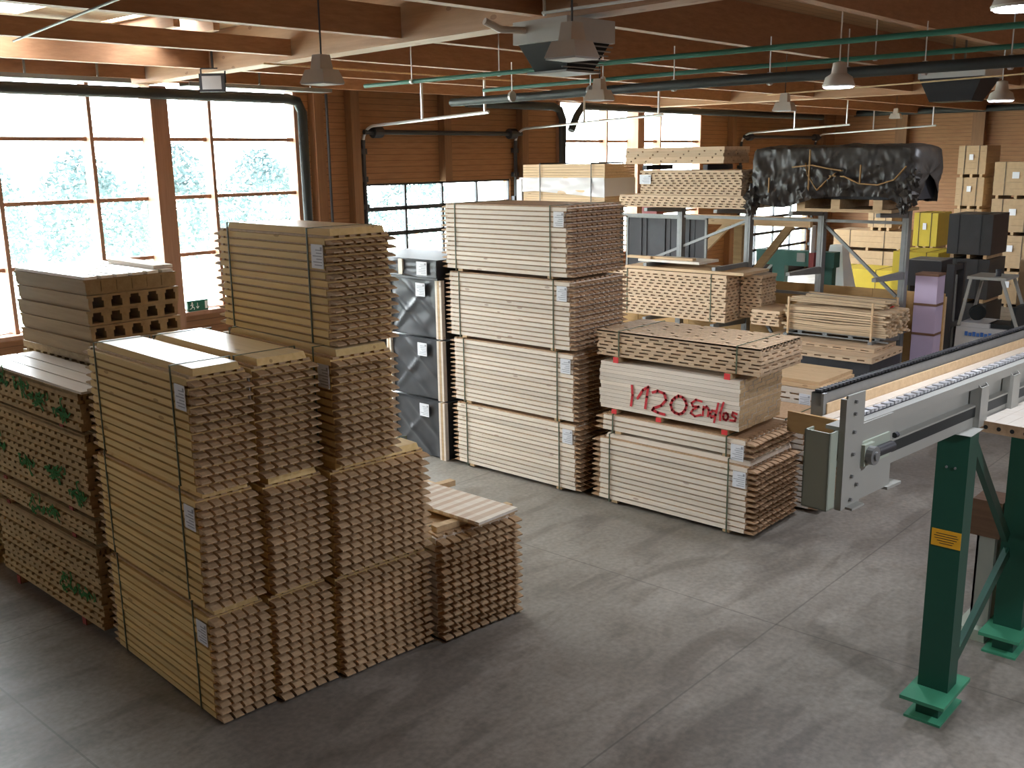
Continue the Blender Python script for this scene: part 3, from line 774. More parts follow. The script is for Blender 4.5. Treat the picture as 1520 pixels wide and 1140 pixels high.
def slotted(label, F, ang, W_, L_, z0, H_, n, mats=('larch', 'slot_shade_and_brown'), group=None, slot=.11, block=.07, strap=True, lab=None, top=True, jit=.006, rough=0., name='slotted_panel_bundle'):
    t = thing(name, label, 'timber bundle', (F[0], F[1], z0), ang, group)
    p = H_ / n
    ms = [slotted_mesh(W_, L_, p, o_, mats, slot, block, rough=rough, seed=k_) for k_, o_ in enumerate((0, .5, .25, .75))]
    rnd = random.Random(int(F[0] * 10 + F[1] * 7 + z0 * 3))
    for i in range(n):
        me = ms[(i * 2 + (i // 2)) % 4]
        if i == n - 1 and top:
            me = MB().box(0, W_, 0, L_, 0, p).mesh('slotted_panel', mats[0])
        elif i == n - 1:
            lm = MB().box(.01, W_ - .01, .01, L_ - .01, 0, p * .5, 1); ns = 12; q = W_ / ns; rr = random.Random(2)
            for a in range(ns):
                y = -rr.uniform(0, .2)
                while y < L_:
                    lm.box(a * q, a * q + q * .72, max(0, y), min(L_, y + .3), p * .5, p, 0) if y + .3 > 0 else None
                    y += .36 if a % 2 else .3
                lm.box(a * q, a * q + q * .5, 0, L_, 0, p * .9, 0)
            me = lm.mesh('slotted_panel', mats)
        link('slotted_panel', me, t, (rnd.uniform(-jit, jit), rnd.uniform(-jit, jit) * 2, i * p))
    if strap: straps(t, (.3, L_ - .35), W_, H_)
    if lab: paper(t, lab[0], lab[1])
    return t


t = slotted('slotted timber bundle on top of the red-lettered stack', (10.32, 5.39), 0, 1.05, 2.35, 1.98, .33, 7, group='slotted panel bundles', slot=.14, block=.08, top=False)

# green-marked brown stack at far left
GG = 'brown slotted bundles marked in green'
def marks(t, pts, F, oz):
    rnd = random.Random(5)
    for (y, z, n_) in pts:
        st = []
        for k_ in range(n_ * 2):
            a = (y - F[1] + rnd.uniform(-.17, .17), z - oz + rnd.uniform(-.05, .05)); s = [a]
            for q in range(3):
                a = (a[0] + rnd.uniform(-.06, .06), a[1] + rnd.uniform(-.05, .05)); s.append(a)
            st.append(s)
        ribbon(st, -.022, .02, 0, 0, .003).build('sprayed_mark', 'green_spray', t)


F0 = (3.97, 8.90)
BR = ('brown', 'brown_shade')
gdefs = [('lowest', .09, .84, 12, [(9.6, .37, 6), (9.2, .36, 6)]), ('second', .97, .24, 4, [(10.15, 1.08, 5), (9.75, 1.08, 5)]), ('third', 1.25, .80, 11, [(11.0, 1.6, 6), (10.3, 1.5, 8), (9.55, 1.56, 10), (9.15, 1.45, 8)]), ('topmost', 2.09, .36, 5, [(10.7, 2.34, 7), (10.2, 2.33, 8), (9.75, 2.27, 9), (9.3, 2.24, 7)])]
for w, z0, h, n_, mk in gdefs:
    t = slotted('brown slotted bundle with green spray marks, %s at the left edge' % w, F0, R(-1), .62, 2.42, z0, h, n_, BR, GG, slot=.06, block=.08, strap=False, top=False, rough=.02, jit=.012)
    marks(t, mk, F0, z0)
    if w == 'topmost':
        m = MB()
        for i in range(3): m.box(.0 + i * .205, .185 + i * .205, -.05, 2.42, h, h + .022)
        m.build('white_top_board', 'white_plane', t)
for z in (.0, .935, 1.213, 2.055):
    for y in (9.35, 10.9):
        bearer(3.99, y, z, .6, .033 if z else .088, 'dark red-ended bearer between the green-marked brown bundles', 'bearers of the green-marked stack', 'dull_red')
slotted('dark brown slotted bundle cut by the left edge of the picture, beyond the green marks', (3.9, 11.7), 0, .62, 2.2, .0, 2.0, 26, BR, None, slot=.06, block=.08, strap=False, top=False, rough=.02)

# hollow beam stack behind
GB = 'hollow-core panels in the stack before the left window'
for i in range(3):
    slotted('brown slotted bundle hidden under the hollow-core panels, %s of three' % ('lowest', 'middle', 'highest')[i], (4.74, 10.2), 0, .95, 1.75, i * .84, .83, 11, BR, 'bundles under the hollow-core panels', strap=False)
def hollow_mesh(W_, L_, h, n, first):
    m = MB(); q = W_ / n; t_ = h * .15
    m.box(.012, W_ - .012, 0, L_, 0, t_)
    m.box(-.012, W_ + .012, 0, L_, h - t_, h)
    if first:
        for i in range(6): m.box(i * W_ / 6 + .003, (i + 1) * W_ / 6 - .003, 0, L_, t_, h - t_)
        return m.mesh('hollow_panel', 'brown2')
    for i in range(n + 1):
        c_ = i * q; a, b = max(0, c_ - q * .2), min(W_, c_ + q * .2)
        m.box(a, b, 0, L_, t_, h - t_)
        for sgn in (-1, 1):
            lo, hi = (b, b + q * .08) if sgn > 0 else (a - q * .08, a)
            if lo >= 0 and hi <= W_: m.box(lo, hi, 0.0, L_, h * .62, h - t_)
    return m.mesh('hollow_panel', 'brown2')
hm = hollow_mesh(1.02, 1.70, .158, 5, False)
for i in range(5):
    t = link('hollow_panel', hm if i < 4 else hollow_mesh(1.02, 1.70, .158, 5, True), None, (4.68 + (i % 2) * .012, 10.06 + (i * 7 % 3) * .01, 2.535 + i * .162))
    tag(t, 'brown hollow-core panel, %s of five before the left window' % ('lowest', 'second from the bottom', 'middle one', 'second from the top', 'topmost')[i], 'hollow panel', GB)
for i in range(6):
    t = tag(MB().box(0, .128, 0, 1.70, 0, .03).build('planed_board', 'white_plane', None, (4.68 + i * .172, 10.06, 2.535 + 5 * .162)), 'planed board on the hollow-core panels, %s of six counted from the left' % ('first', 'second', 'third', 'fourth', 'fifth', 'sixth')[i], 'board', 'planed boards on the hollow-core panels')
tag(MB().box(0, .22, 0, 1.2, 0, .035).build('planed_board', 'spruce', None, (5.52, 10.2, 2.535 + 5 * .162 + .031), R(-4)), 'extra board lying loose across the far corner of the hollow-core stack', 'board')

# ---------------------------------------------------------------- black wrapped stack
def film_sheet(y0, y1, z0, z1, x, amp, seed, folds=()):
    amp *= .6
    """wrinkled film face looking to -x, closed back to x+.05"""
    nx, nz = 26, 22; rnd = random.Random(seed); m = MB()
    ph = [rnd.uniform(0, 6) for _ in range(6)]
    for j in range(nz + 1):
        for i in range(nx + 1):
            u, v = i / nx, j / nz
            e = min(u, 1 - u, v, 1 - v); k_ = min(1, e * 8)
            d = amp * k_ * (.55 * (abs(math.sin(3 * u + 2.2 * v + ph[0])) ** .6 - .5) + .35 * abs(math.sin(6 * u - 4 * v + ph[1])) + .18 * math.sin(19 * (u * .4 + v) + ph[2]))
            for (a, b, c_, w) in folds:
                q = a * u + b * v - c_; d -= amp * 1.8 * k_ * math.exp(-(q / w) ** 2)
            m.v.append((x + d, y0 + (y1 - y0) * u, z0 + (z1 - z0) * v))
    for j in range(nz):
        for i in range(nx):
            k_ = j * (nx + 1) + i; m.f.append((k_, k_ + 1, k_ + nx + 2, k_ + nx + 1)); m.m.append(0)
    return m


GK = 'black film-wrapped packs in the stack left of the tower'
for i, (z0, h, w) in enumerate(((.0, .90, 'lowest'), (.93, .92, 'middle'), (1.88, .88, 'third'))):
    t = thing('wrapped_pack', 'black film-wrapped pack with pale edge battens, %s in its stack left of the tower' % w, 'wrapped pack', (10.22, 10.50, z0), 0, GK)
    MB().box(.02, 1.2, .0, 1.28, .0, h).build('wrapped_core', 'film', t)
    m = film_sheet(.15, 1.15, .02, h - .02, -.01, .022, i * 3 + 1, ((1, -1.1, .15, .05), (1, .9, 1.0, .04), (-.9, 1, .35, .05)))
    smooth(m.build('film_front', 'film', t), 80)
    for (a, b) in ((.0, .13), (1.16, 1.26)):
        for q in range(3): pass
        m = MB()
        for q in range(3): m.box(-.05, .02, a + q * (b - a) / 3 + .002, a + (q + 1) * (b - a) / 3 - .002, .0, h, q % 2)
        m.build('edge_batten', ['spruce', 'batten'], t)
    paper(t, .34, h - .26, .2, .2, x=-.06)
t = thing('wrapped_pack', 'long low black film pack lying on top of the wrapped stack', 'wrapped pack', (10.12, 10.86, 2.80), 0, GK)
m = MB().box(.02, 1.2, -.32, 1.55, .0, .26); m.build('wrapped_core', 'film', t)
smooth(film_sheet(-.32, 1.55, .0, .26, .0, .02, 12, ((1, -.4, .3, .06), (1, .5, .9, .05))).build('film_front', 'film', t), 80)
MB().box(-.03, .02, .38, .47, .02, .25).build('edge_batten', 'spruce', t)
paper(t, -.15, .03, .22, .2, x=-.03)
tag(MB().box(0, 1.22, 0, 1.85, 0, .03).build('cover_board', 'film', None, (10.12, 10.52, 2.765)), 'thin dark cover board between the wrapped packs and the long top pack', 'board')

# ---------------------------------------------------------------- stack behind the lettered one
slotted('pale grooved bundle with a printed label, behind the red-lettered stack', (12.95, 5.85), 0, 1.1, 2.2, .66, .6, 8, ('spruce', 'spruce_end'), None, slot=.3, block=.06, strap=False, lab=(.12, .33))
slotted('pale grooved bundle on the floor behind the red-lettered stack', (12.95, 5.85), 0, 1.1, 2.2, .02, .6, 8, ('spruce', 'spruce_end'), None, slot=.3, block=.06, strap=False)
for i in range(2):
    t = thing('flat_panel', 'flat yellowish panel, %s on the bundle behind the lettered stack' % ('lower of two' if i == 0 else 'upper of two'), 'panel', (12.98 + i * .03, 5.8 + i * .08, 1.27 + i * .055), R(1 - i * 2), 'flat panels on the rear bundle')
    m = MB()
    for q in range(3): m.box(q * .36, q * .36 + .355, 0, 2.15, 0, .05)
    m.build('boards', 'batten2', t)
    MB().box(0, 1.075, 1.05, 1.062, .05, .053).build('strap', 'dark_strap', t)

# ---------------------------------------------------------------- tarped low stack
t = thing('tarped_pack', 'low pack under black film with a slotted panel on top, below the lath bundle', 'wrapped pack', (15.15, 6.05, 0))
MB().box(.02, 1.3, 0, 2.1, 0, 1.24).build('wrapped_core', 'film', t)
smooth(film_sheet(-.02, 2.12, .35, 1.27, -.02, .035, 31, ((1, .9, .5, .05), (1, 1.6, .75, .05), (1, -.7, .1, .05))).build('film_front', 'film', t), 80)
slotted('single grey slotted panel lying on the tarped low pack', (15.1, 5.98), 0, 1.25, 2.2, 1.275, .10, 2, ('larch', 'slot_shade_and_brown'), None, slot=.12, block=.12, strap=False)
slotted('thin slotted panels stacked on the tarped pack under the lath bundle', (15.45, 6.1), 0, .9, 2.0, 1.38, .07, 2, ('larch', 'slot_shade_and_brown'), None, slot=.14, block=.09, strap=False)
for i, (x, y, w, h, l) in enumerate(((17.6, 6.75, .75, .62, 'small stack of brown boards right of the tarped pack'), (17.9, 5.9, .75, .6, 'small yellowish board stack at the foot of the lilac foam blocks'))):
    t = thing('board_stack', l, 'board stack', (x, y, 0), R(-8 * i), 'small board stacks by the foam')
    for q in range(10): link('board_layer', MB().box(0, .9, 0, w, 0, h / 10 * .86).mesh('board_layer', 'batten' if i == 0 else 'pine'), t, (rnd.uniform(-.02, .02), rnd.uniform(-.02, .02), q * h / 10))

# ---------------------------------------------------------------- cantilever rack and plywood barrier
RX = 17.0
t = thing('storage_rack', 'grey galvanised cantilever rack with uprights, arms and braces', 'rack', (RX, 6.3, 0))
PYS = [0, 1.49, 2.93, 4.41, 5.9, 7.4]
for y in PYS:
    m = MB().box(-.07, .07, y - .055, y + .055, 0, 3.6)
    m.box(-.075, -.07, y - .02, y + .02, .1, 3.6)
    m.build('upright', 'steel', t)
    MB().box(-.3, .3, y - .06, y + .06, 0, .08).build('foot', 'steel', t)
    for z in (1.44, 2.475, 3.50):
        MB().hexa([(-1.25, y - .035, z), (-.07, y - .035, z - .07), (-.07, y + .035, z - .07), (-1.25, y + .035, z),
                   (-1.25, y - .035, z + .06), (-.07, y - .035, z + .06), (-.07, y + .035, z + .06), (-1.25, y + .035, z + .06)]).build('arm', 'steel', t)
for z in (3.32, 2.0):
    for i in range(5):
        MB().box(-.03, .03, PYS[i] + .06, PYS[i + 1] - .06, z, z + .05).build('rail', 'steel', t)
MB().bar((-.0, PYS[1] - .02, 3.3), (0, PYS[0] + .1, 2.1), .05, .05).build('brace', 'steel', t)
MB().bar((-.0, PYS[2] + .05, 3.3), (0, PYS[4] - .1, 2.2), .05, .05).build('brace', 'steel', t)
MB().bar((-.0, PYS[2] - .05, 1.9), (0, PYS[1] + .1, .2), .05, .05).build('brace', 'steel', t)

t = thing('plywood_barrier', 'brown plywood barrier behind the rack uprights', 'partition', (17.35, 5.7, 0))
for i in range(6): MB().box(0, .03, i * 1.25 + .003, (i + 1) * 1.25 - .003, 0, 2.16).build('plywood_sheet', 'ply', t)
for i in range(7): MB().box(.03, .1, i * 1.22, i * 1.22 + .06, 0, 2.1).build('stud', 'batten', t)

# loads in the rack
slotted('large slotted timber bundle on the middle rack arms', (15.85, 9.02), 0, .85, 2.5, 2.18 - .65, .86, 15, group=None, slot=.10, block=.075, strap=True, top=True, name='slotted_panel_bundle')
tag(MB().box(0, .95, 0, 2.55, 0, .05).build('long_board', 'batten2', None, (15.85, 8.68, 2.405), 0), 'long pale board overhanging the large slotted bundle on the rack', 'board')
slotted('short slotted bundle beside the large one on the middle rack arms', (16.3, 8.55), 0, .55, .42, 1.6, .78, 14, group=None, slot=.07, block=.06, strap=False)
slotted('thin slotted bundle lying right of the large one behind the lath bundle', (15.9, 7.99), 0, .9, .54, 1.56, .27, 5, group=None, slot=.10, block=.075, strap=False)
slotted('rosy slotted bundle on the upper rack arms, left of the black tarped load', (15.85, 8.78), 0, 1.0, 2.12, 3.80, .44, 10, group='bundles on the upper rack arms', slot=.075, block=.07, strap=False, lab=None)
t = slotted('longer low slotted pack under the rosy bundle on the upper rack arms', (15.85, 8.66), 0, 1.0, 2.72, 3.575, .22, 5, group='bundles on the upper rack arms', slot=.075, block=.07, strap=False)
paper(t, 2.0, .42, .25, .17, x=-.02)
slotted('brown timber pack topmost of the rack, under the roof before the distant window', (15.85, 9.15), 0, .9, 2.1, 4.36, .29, 5, ('larch', 'slot_shade_and_brown'), 'bundles on the upper rack arms', slot=.03, block=.3, strap=False)
for y in (9.5, 10.8): tag(MB().box(0, .9, 0, .09, 0, .09).build('bearer', 'gun', None, (15.9, y, 4.25), 0), 'dark bearer between the two upper packs of the rack', 'wooden bearer', 'dark bearers on the rack')
t = thing('wrapped_board_bundle', 'honey board bundle half covered in white plastic on the upper rack', 'timber bundle', (15.8, 11.70, 3.57))
for i in range(5): link('board_layer', MB().box(0, 1., 0, 2.08, 0, .042).mesh('board_layer', 'batten2'), t, (0, 0, .07 + i * .046))
for i in range(5): link('board_layer', MB().box(0, 1., 0, 2.08, 0, .05).mesh('board_layer', 'batten2'), t, (0, 0, .53 + i * .054))
MB().box(.01, 1., .0, 2.08, .30, .53).box(0, .9, .1, .2, 0, .07).box(0, .9, 1.7, 1.8, 0, .07).build('inner_boards', 'batten', t)
m = MB()
nx, nz = 30, 8
for j in range(nz + 1):
    for i in range(nx + 1):
        u, v = i / nx, j / nz
        zlo = .16 + .14 * (u if u < .8 else 1.6 - u)
        z = zlo + (.54 - zlo) * v
        m.v.append((-.015 - .014 * math.sin(9 * u + 8 * v) - .010 * math.sin(23 * u - 6 * v), -.01 + 2.2 * u, z))
for j in range(nz):
    for i in range(nx):
        k_ = j * (nx + 1) + i; m.f.append((k_, k_ + 1, k_ + nx + 2, k_ + nx + 1)); m.m.append(0)
m.box(-.02, 1.01, -.012, -.004, .18, .53); m.box(-.03, .4, 2.1, 2.24, .02, .5)
smooth(m.build('plastic_cover', 'plastic', t), 70)
straps(t, (.3, 1.6), 1.0, .8, mat='dark_strap', e=.03)
for y in (12.2, 13.6): tag(MB().box(0, 1.0, 0, .1, 0, .0).build('bearer', 'batten', None, (15.85, y, 3.5), 0), 'x', 'y') if False else None

# black tarped load on the rack
t = thing('tarped_load', 'long load under a torn black tarpaulin tied with orange tape on top of the rack', 'tarped load', (15.75, 5.80, 3.57))
rnd = random.Random(9)
m = MB(); N = 120; K = 44
from mathutils import noise
def ridg(p, k_): return max(0, 1 - abs(noise.noise(Vector(p) * k_)) * 3.2) ** 1.8
LT = 2.72
def tarp_pt(i, j):
    u = i / N; y = LT * u; w = 1.2; s = j / K
    drop = .20 * math.exp(-((u - .80) / .2) ** 2) + .16 * math.exp(-((u - .03) / .07) ** 2)
    zb = .26 - drop
    if s < .4: a = s / .4; x = -.06 + .08 * a * a; z = zb + (1.04 - zb) * a; nx_, nz_ = -1, .1
    elif s < .6: a = (s - .4) / .2; x = .02 + (w - .02) * a; z = 1.04 + .03 * math.sin(3.14 * a); nx_, nz_ = 0, 1; a = 1
    else: a = 1 - (s - .6) / .4; x = w + .03; z = .15 + (1.04 - .15) * a; nx_, nz_ = 1, .1
    amp = .015 + .075 * (1 - a)
    d = amp * (ridg((y * .9 + z * 1.3, z * 1.2 + x, .3), 1.9) + .6 * ridg((y * 1.5 - z, z * 2 + x, 2.1), 3.3) + .45 * ridg((y * 1.2 + z * .6, z * 1.1 + x, 4.4), 7.) - .8)
    # diagonal pulls that hang from the upper corner and the tape
    for (a0, b0, c0, wd) in ((1., .9, 1.12, .03), (1., -1.1, .15, .03), (.8, 1., .62, .03), (1., 1.6, 1.5, .025), (1., -.5, .55, .025), (1., .4, .3, .025)):
        d += .05 * (1 - a * .6) * math.exp(-(((1 - u) * a0 * 1.0 + a * b0 * .5 - c0 * .6) / wd) ** 2)
    e = min(u, 1 - u); ce = 1 - min(1, e * 12)
    pull = 0
    x2 = x + nx_ * d + (0.035 * ce * ce if s < .5 else -.035 * ce * ce)
    return (x2, y + .0, z + nz_ * d - .04 * ce * ce * (1 if .35 < s < .65 else 0))
for i in range(N + 1):
    for j in range(K + 1): m.v.append(tarp_pt(i, j))
for i in range(N):
    for j in range(K):
        k_ = i * (K + 1) + j; m.f.append((k_, k_ + 1, k_ + K + 2, k_ + K + 1)); m.m.append(0)
for i0, sg in ((0, -1), (N, 1)):                            # folded ends: rings drawn towards the middle of the end face
    prev = [i0 * (K + 1) + j for j in range(K + 1)]
    cy_ = .6
    for q in range(1, 6):
        f_ = 1 - q / 5.2; cur = []
        for j in range(K + 1):
            x_, y_, z_ = m.v[i0 * (K + 1) + j]
            w_ = .05 * noise.noise(Vector((x_ * 4, z_ * 4, q * .7 + sg)))
            m.v.append((.6 + (x_ - .6) * f_, y_ + sg * (.02 + .05 * math.sin(q * .6) + w_), .6 + (z_ - .6) * f_)); cur.append(len(m.v) - 1)
        for j in range(K): m.f.append((prev[j], prev[j + 1], cur[j + 1], cur[j])); m.m.append(0)
        prev = cur
    m.f.append(tuple(prev)); m.m.append(0)
tp = smooth(m.build('tarpaulin', 'film_brown', t), 60)
MB().box(.2, 1.08, .04, 2.66, .2, .92).build('load_core', 'gun', t)
MB().box(.02, 1.2, .3, 1.9, 0, .05).box(.02, 1.2, .45, .6, .05, .2).box(.02, 1.2, 1.15, 1.3, .05, .2).box(.02, 1.2, 1.75, 1.9, .05, .2).build('pallet', 'batten', t)
# gathered ends
for (y, z, r_) in ((2.70, .22, .16), (2.74, .06, .12), (.02, .30, .15), (-.02, .54, .11), (.12, .12, .1)):
    m = MB(); n1, n2 = 12, 8
    for a in range(n2 + 1):
        for b in range(n1):
            th = math.pi * a / n2; ph = 2 * math.pi * b / n1; q = r_ * (1 + .3 * math.sin(3 * ph + 5 * th) + .15 * math.sin(7 * ph))
            m.v.append((.03 + q * math.sin(th) * math.cos(ph) * 1.0, y + q * math.sin(th) * math.sin(ph) * .8, z + q * math.cos(th) * 1.1))
    for a in range(n2):
        for b in range(n1):
            m.f.append((a * n1 + b, a * n1 + (b + 1) % n1, (a + 1) * n1 + (b + 1) % n1, (a + 1) * n1 + b)); m.m.append(0)
    m.build('gathered_tarpaulin', 'film_brown', t)
def tape(pts, w=.02):
    m = MB()
    for i in range(len(pts) - 1): m.bar((-.15, *pts[i]), (-.15, *pts[i + 1]), w, .006) if False else m.hexa(
        [(-.115, pts[i][0], pts[i][1] - w / 2), (-.115, pts[i + 1][0], pts[i + 1][1] - w / 2), (-.115, pts[i + 1][0], pts[i + 1][1] + w / 2), (-.115, pts[i][0], pts[i][1] + w / 2),
         (-.06, pts[i][0], pts[i][1] - w / 2), (-.06, pts[i + 1][0], pts[i + 1][1] - w / 2), (-.06, pts[i + 1][0], pts[i + 1][1] + w / 2), (-.06, pts[i][0], pts[i][1] + w / 2)])
    m.build('tape', 'tape', t)
tape([(1.95, .72), (1.6, .75), (1.35, .70), (1.1, .66)])
tape([(1.72, .78), (1.68, .6), (1.5, .35), (1.35, .5), (1.2, .62)])
tape([(1.3, .58), (1.05, .57), (.8, .46), (.5, .44), (.25, .52), (.08, .72)])
MB().box(-.11, -.08, 1.64, 1.66, .3, 1.0).build('tape', 'tape', t); MB().box(-.11, -.08, .78, .80, .45, .75).build('tape', 'tape', t); MB().box(-.11, -.08, 2.35, 2.37, .3, .55).build('tape', 'tape', t)

# lath bundle
t = thing('lath_bundle', 'sagging bundle of thin sawn laths on a pallet with upright sticks', 'timber bundle', (15.85, 6.08, 1.51))
rnd = random.Random(11)
LS = []
for l in range(11):
    z = .075 + l * .036
    for q in range(11):
        x = q * .085
        a = rnd.uniform(-.07, .05); b = 1.74 + rnd.uniform(-.06, .1)
        pts = []
        sag = .018 * math.sin(l * .5)
        m0 = (x, a, z + rnd.uniform(-.004, .004)); m1 = (x + rnd.uniform(-.01, .01), (a + b) / 2, z - sag + rnd.uniform(-.008, .008)); m2 = (x, b, z + rnd.uniform(-.004, .004))
        LS.append((m0, m1, m2, q in (0,) or l == 10))
vis = [s for s in LS if s[3] or rnd.random() < .55][:98]
vis_set = set(id(s) for s in vis)
for s in vis: MB().bar(s[0], s[1], .078, .030).bar(s[1], s[2], .078, .030).build('lath', 'sticks', t)
m = MB()
for s in LS:
    if id(s) not in vis_set: m.bar(s[0], s[1], .078, .030).bar(s[1], s[2], .078, .030)
o = m.build('lath', 'sticks', t); o['kind'] = 'stuff'
# loosely heaped top laths
m = MB().box(-.02, .95, 0, 1.78, .04, .06)
for y in (.1, .55, 1.0, 1.45): m.box(0, .95, y, y + .08, 0, .04)
m.box(-.03, .0, -.05, 1.75, -.02, .0); m.build('pallet', 'steel', t)
for y in (.22, 1.68): MB().bar((-.07, y, -.02), (-.07, y, .62 if y > 1 else .62), .03, .03).build('upright_stick', 'batten2', t)
MB().bar((.98, .22, 0), (.98, .22, .6), .03, .03).build('upright_stick', 'batten2', t)
MB().bar((-.07, .22, .33), (.98, .22, .5), .02, .02).build('red_cord', 'red', t)
t = thing('lath_heap', 'untidy heap of pale laths on top of the lath bundle', 'laths', (15.95, 6.2, 2.0), 0)
m = MB()
for i in range(26):
    x = rnd.uniform(0, .75); z = .005 + rnd.uniform(0, .10) * (1 - abs(x - .4)); m.bar((x, rnd.uniform(-.05, .12), z), (x + rnd.uniform(-.06, .06), rnd.uniform(1.4, 1.72), z + rnd.uniform(-.0, .05)), .05, .022)
o = m.build('lath', 'sticks', t); o['kind'] = 'stuff'

# lilac foam column
t = thing('foam_stack', 'tall lilac foam block stack with brown bands right of the rack', 'foam blocks', (17.0, 5.72, 0))
for i in range(5):
    MB().box(0, .34, 0, .37, .02 + i * .5, .48 + i * .5).build('foam_block', 'pink', t)
    MB().box(-.006, .346, -.006, .376, .48 + i * .5, .52 + i * .5).build('band', 'slot_shade_and_brown', t)
MB().box(.05, .3, .02, .35, 0, .02).build('foot_board', 'batten', t)

# ---------------------------------------------------------------- conveyor
CA = R(-5.5)
cv = thing('conveyor', 'cream steel chain conveyor on green posts running off to the right, carrying boards', 'conveyor', (6.03, 2.60, .05), CA)
L = 7.0
m = MB().box(.0, L, 0, .012, 2.44, 2.70)                    # web
m.box(0, L, -.07, .07, 2.70, 2.725).box(0, L, -.062, .03, 2.498, 2.512)
m.box(0, L, -.07, -.058, 2.655, 2.70)
m.build('side_beam', 'cream', cv)
MB().box(.55, L, -.05, .05, 2.335, 2.42).build('lower_tube', 'cream', cv)
MB().box(.55, L, -.062, .05, 2.42, 2.498).build('gap_shade_strip', 'rubber', cv)  # black strip standing in for the shade in the gap
MB().box(.0, .62, -.085, -.07, 2.20, 2.72).build('end_plate', 'cream', cv)
m = MB().box(-.04, .18, -.10, -.085, 2.19, 2.95).box(-.065, -.04, -.105, -.062, 2.19, 2.93)
m.build('upright_plate', 'cream', cv)
m = MB()
for z in (2.24, 2.40, 2.55, 2.7, 2.82, 2.9): m.tube([(.05, -.10, z), (.05, -.118, z)], .012, 6)
m.tube([(.12, -.1, 2.33), (.12, -.118, 2.33)], .012, 6)
m.build('bolt', 'steel', cv)
m = MB().box(-.17, -.07, -.06, -.05, 2.20, 2.72).box(-.17, -.155, -.06, .12, 2.20, 2.72).box(-.17, -.07, .11, .12, 2.20, 2.72).box(-.17, -.07, -.06, .12, 2.20, 2.21)
m.build('end_box', 'cream_green', cv)
MB().box(-.056, -.05, .0, .0, 0, 0) if False else None
m = MB().box(.16, .56, -.10, -.085, 2.43, 2.60).box(.17, .30, -.125, -.1, 2.44, 2.585)
m.build('bearing_plate', 'cream_green', cv)
m = MB().tube([(.235, -.17, 2.51), (.235, -.09, 2.51)], .062, 16).tube([(.235, -.185, 2.51), (.235, -.17, 2.51)], .03, 12)
m.build('bearing', 'steel', cv)
smooth(MB().tube([(.29, -.135, 2.515), (.52, -.135, 2.515)], .036, 12).build('drive_shaft', 'gun', cv))
MB().tube([(.62, -.10, 2.56), (.66, -.10, 2.56)], .02, 8).build('bolt', 'gun', cv)
MB().box(.55, .75, -.11, -.02, 2.185, 2.205).build('foot_bracket', 'cream', cv); MB().box(.0, .16, -.15, -.05, 2.185, 2.2).build('foot_bracket', 'cream', cv)
for i in range(9):
    u = 2.03 + i * .62
    MB().prism([(-.09, 2.335), (-.012, 2.335), (-.012, 2.70), (-.05, 2.70), (-.09, 2.655)], 'x', u, u + .012) \
        .prism([(-.09, 2.335), (-.012, 2.335), (-.012, 2.70), (-.05, 2.70), (-.09, 2.655)], 'x', u + .13, u + .142) \
        .box(u, u + .142, -.098, -.086, 2.335, 2.655).build('stiffener', 'cream', cv)
m = MB()
for i in range(118): m.box(.3 + i * .056, .3 + i * .056 + .038, .0, .05, 2.73, 2.748 + .006 * (i % 2))
m.build('near_chain', 'zinc', cv)
MB().box(.25, L, -.005, .055, 2.7255, 2.7305).build('chain_guide', 'gun', cv)
m = MB().box(.72, L, .47, .49, 2.53, 2.665); m.build('far_side_board', 'batten2', cv)
m = MB().box(.68, L, .50, .54, 2.65, 2.745).box(.68, L, .50, .58, 2.735, 2.745); m.box(.68, .73, .48, .58, 2.57, 2.745)
m.build('far_rail', 'steel', cv)
m = MB()
for i in range(116): m.box(.70 + i * .054, .70 + i * .054 + .034, .515, .565, 2.746, 2.765)
m.build('far_chain', 'gun', cv)
MB().box(.54, L, .03, .47, 2.50, 2.54).build('bed', 'gun', cv)
MB().box(.50, .53, .04, .66, 2.47, 2.62).box(.50, .72, .62, .66, 2.47, 2.5).build('end_board', 'ply', cv)
MB().box(.75, L, .54, .58, 2.53, 2.65).build('far_beam', 'steel', cv)
for i in range(5): MB().box(1.2 + i * 1.4, 1.3 + i * 1.4, -.0, .62, 2.42, 2.5).build('cross_member', 'cream', cv)
for i in range(4):
    tag(MB().box(.56, L - .1, .062 + i * .102, .062 + i * .102 + .095, 0, .05).build('conveyed_board', 'white_plane', None, (6.03, 2.60, 2.591), CA),
        'long pale board on the conveyor, %s of four counted from the near chain' % ('first', 'second', 'third', 'fourth')[i], 'board', 'boards on the conveyor')

# green post with brace, sign, foot
def green_post(x0, y0, label, sign=False, plate=True):
    t = thing('steel_post', label, 'post', (x0, y0, 0), 0, 'green steel posts')
    m = MB().box(.0, .21, 0, .012, .2, 2.38).box(.0, .21, .228, .24, .2, 2.38).box(.0, .012, .012, .228, .2, 2.38).box(.198, .21, .012, .228, .2, 2.38)
    m.build('column', 'green', t)
    MB().box(-.26, .38, -.06, .29, .17, .2).build('upper_plate', 'green_plate', t)
    MB().box(-.22, .30, -.03, .26, 0, .02).build('floor_plate', 'green_plate', t)
    MB().box(-.12, .22, .02, .20, .02, .17).build('stub', 'green', t)
    b = MB()
    for y in (.09, .155): b.tube([(-.012, y, 2.1), (0, y, 2.1)], .01, 6)
    b.build('bolt', 'steel', t)
    if sign:
        s_ = MB().box(-.006, 0, .0, .225, 1.44, 1.58, 0)
        for i, (a, b_) in enumerate(((.03, .19), (.02, .205), (.03, .20), (.05, .18), (.06, .16))): s_.box(-.0075, -.006, a, b_, 1.545 - i * .02, 1.55 - i * .02, 1)
        s_.build('warning_plate', ['sign_y', 'black'], t)
    return t


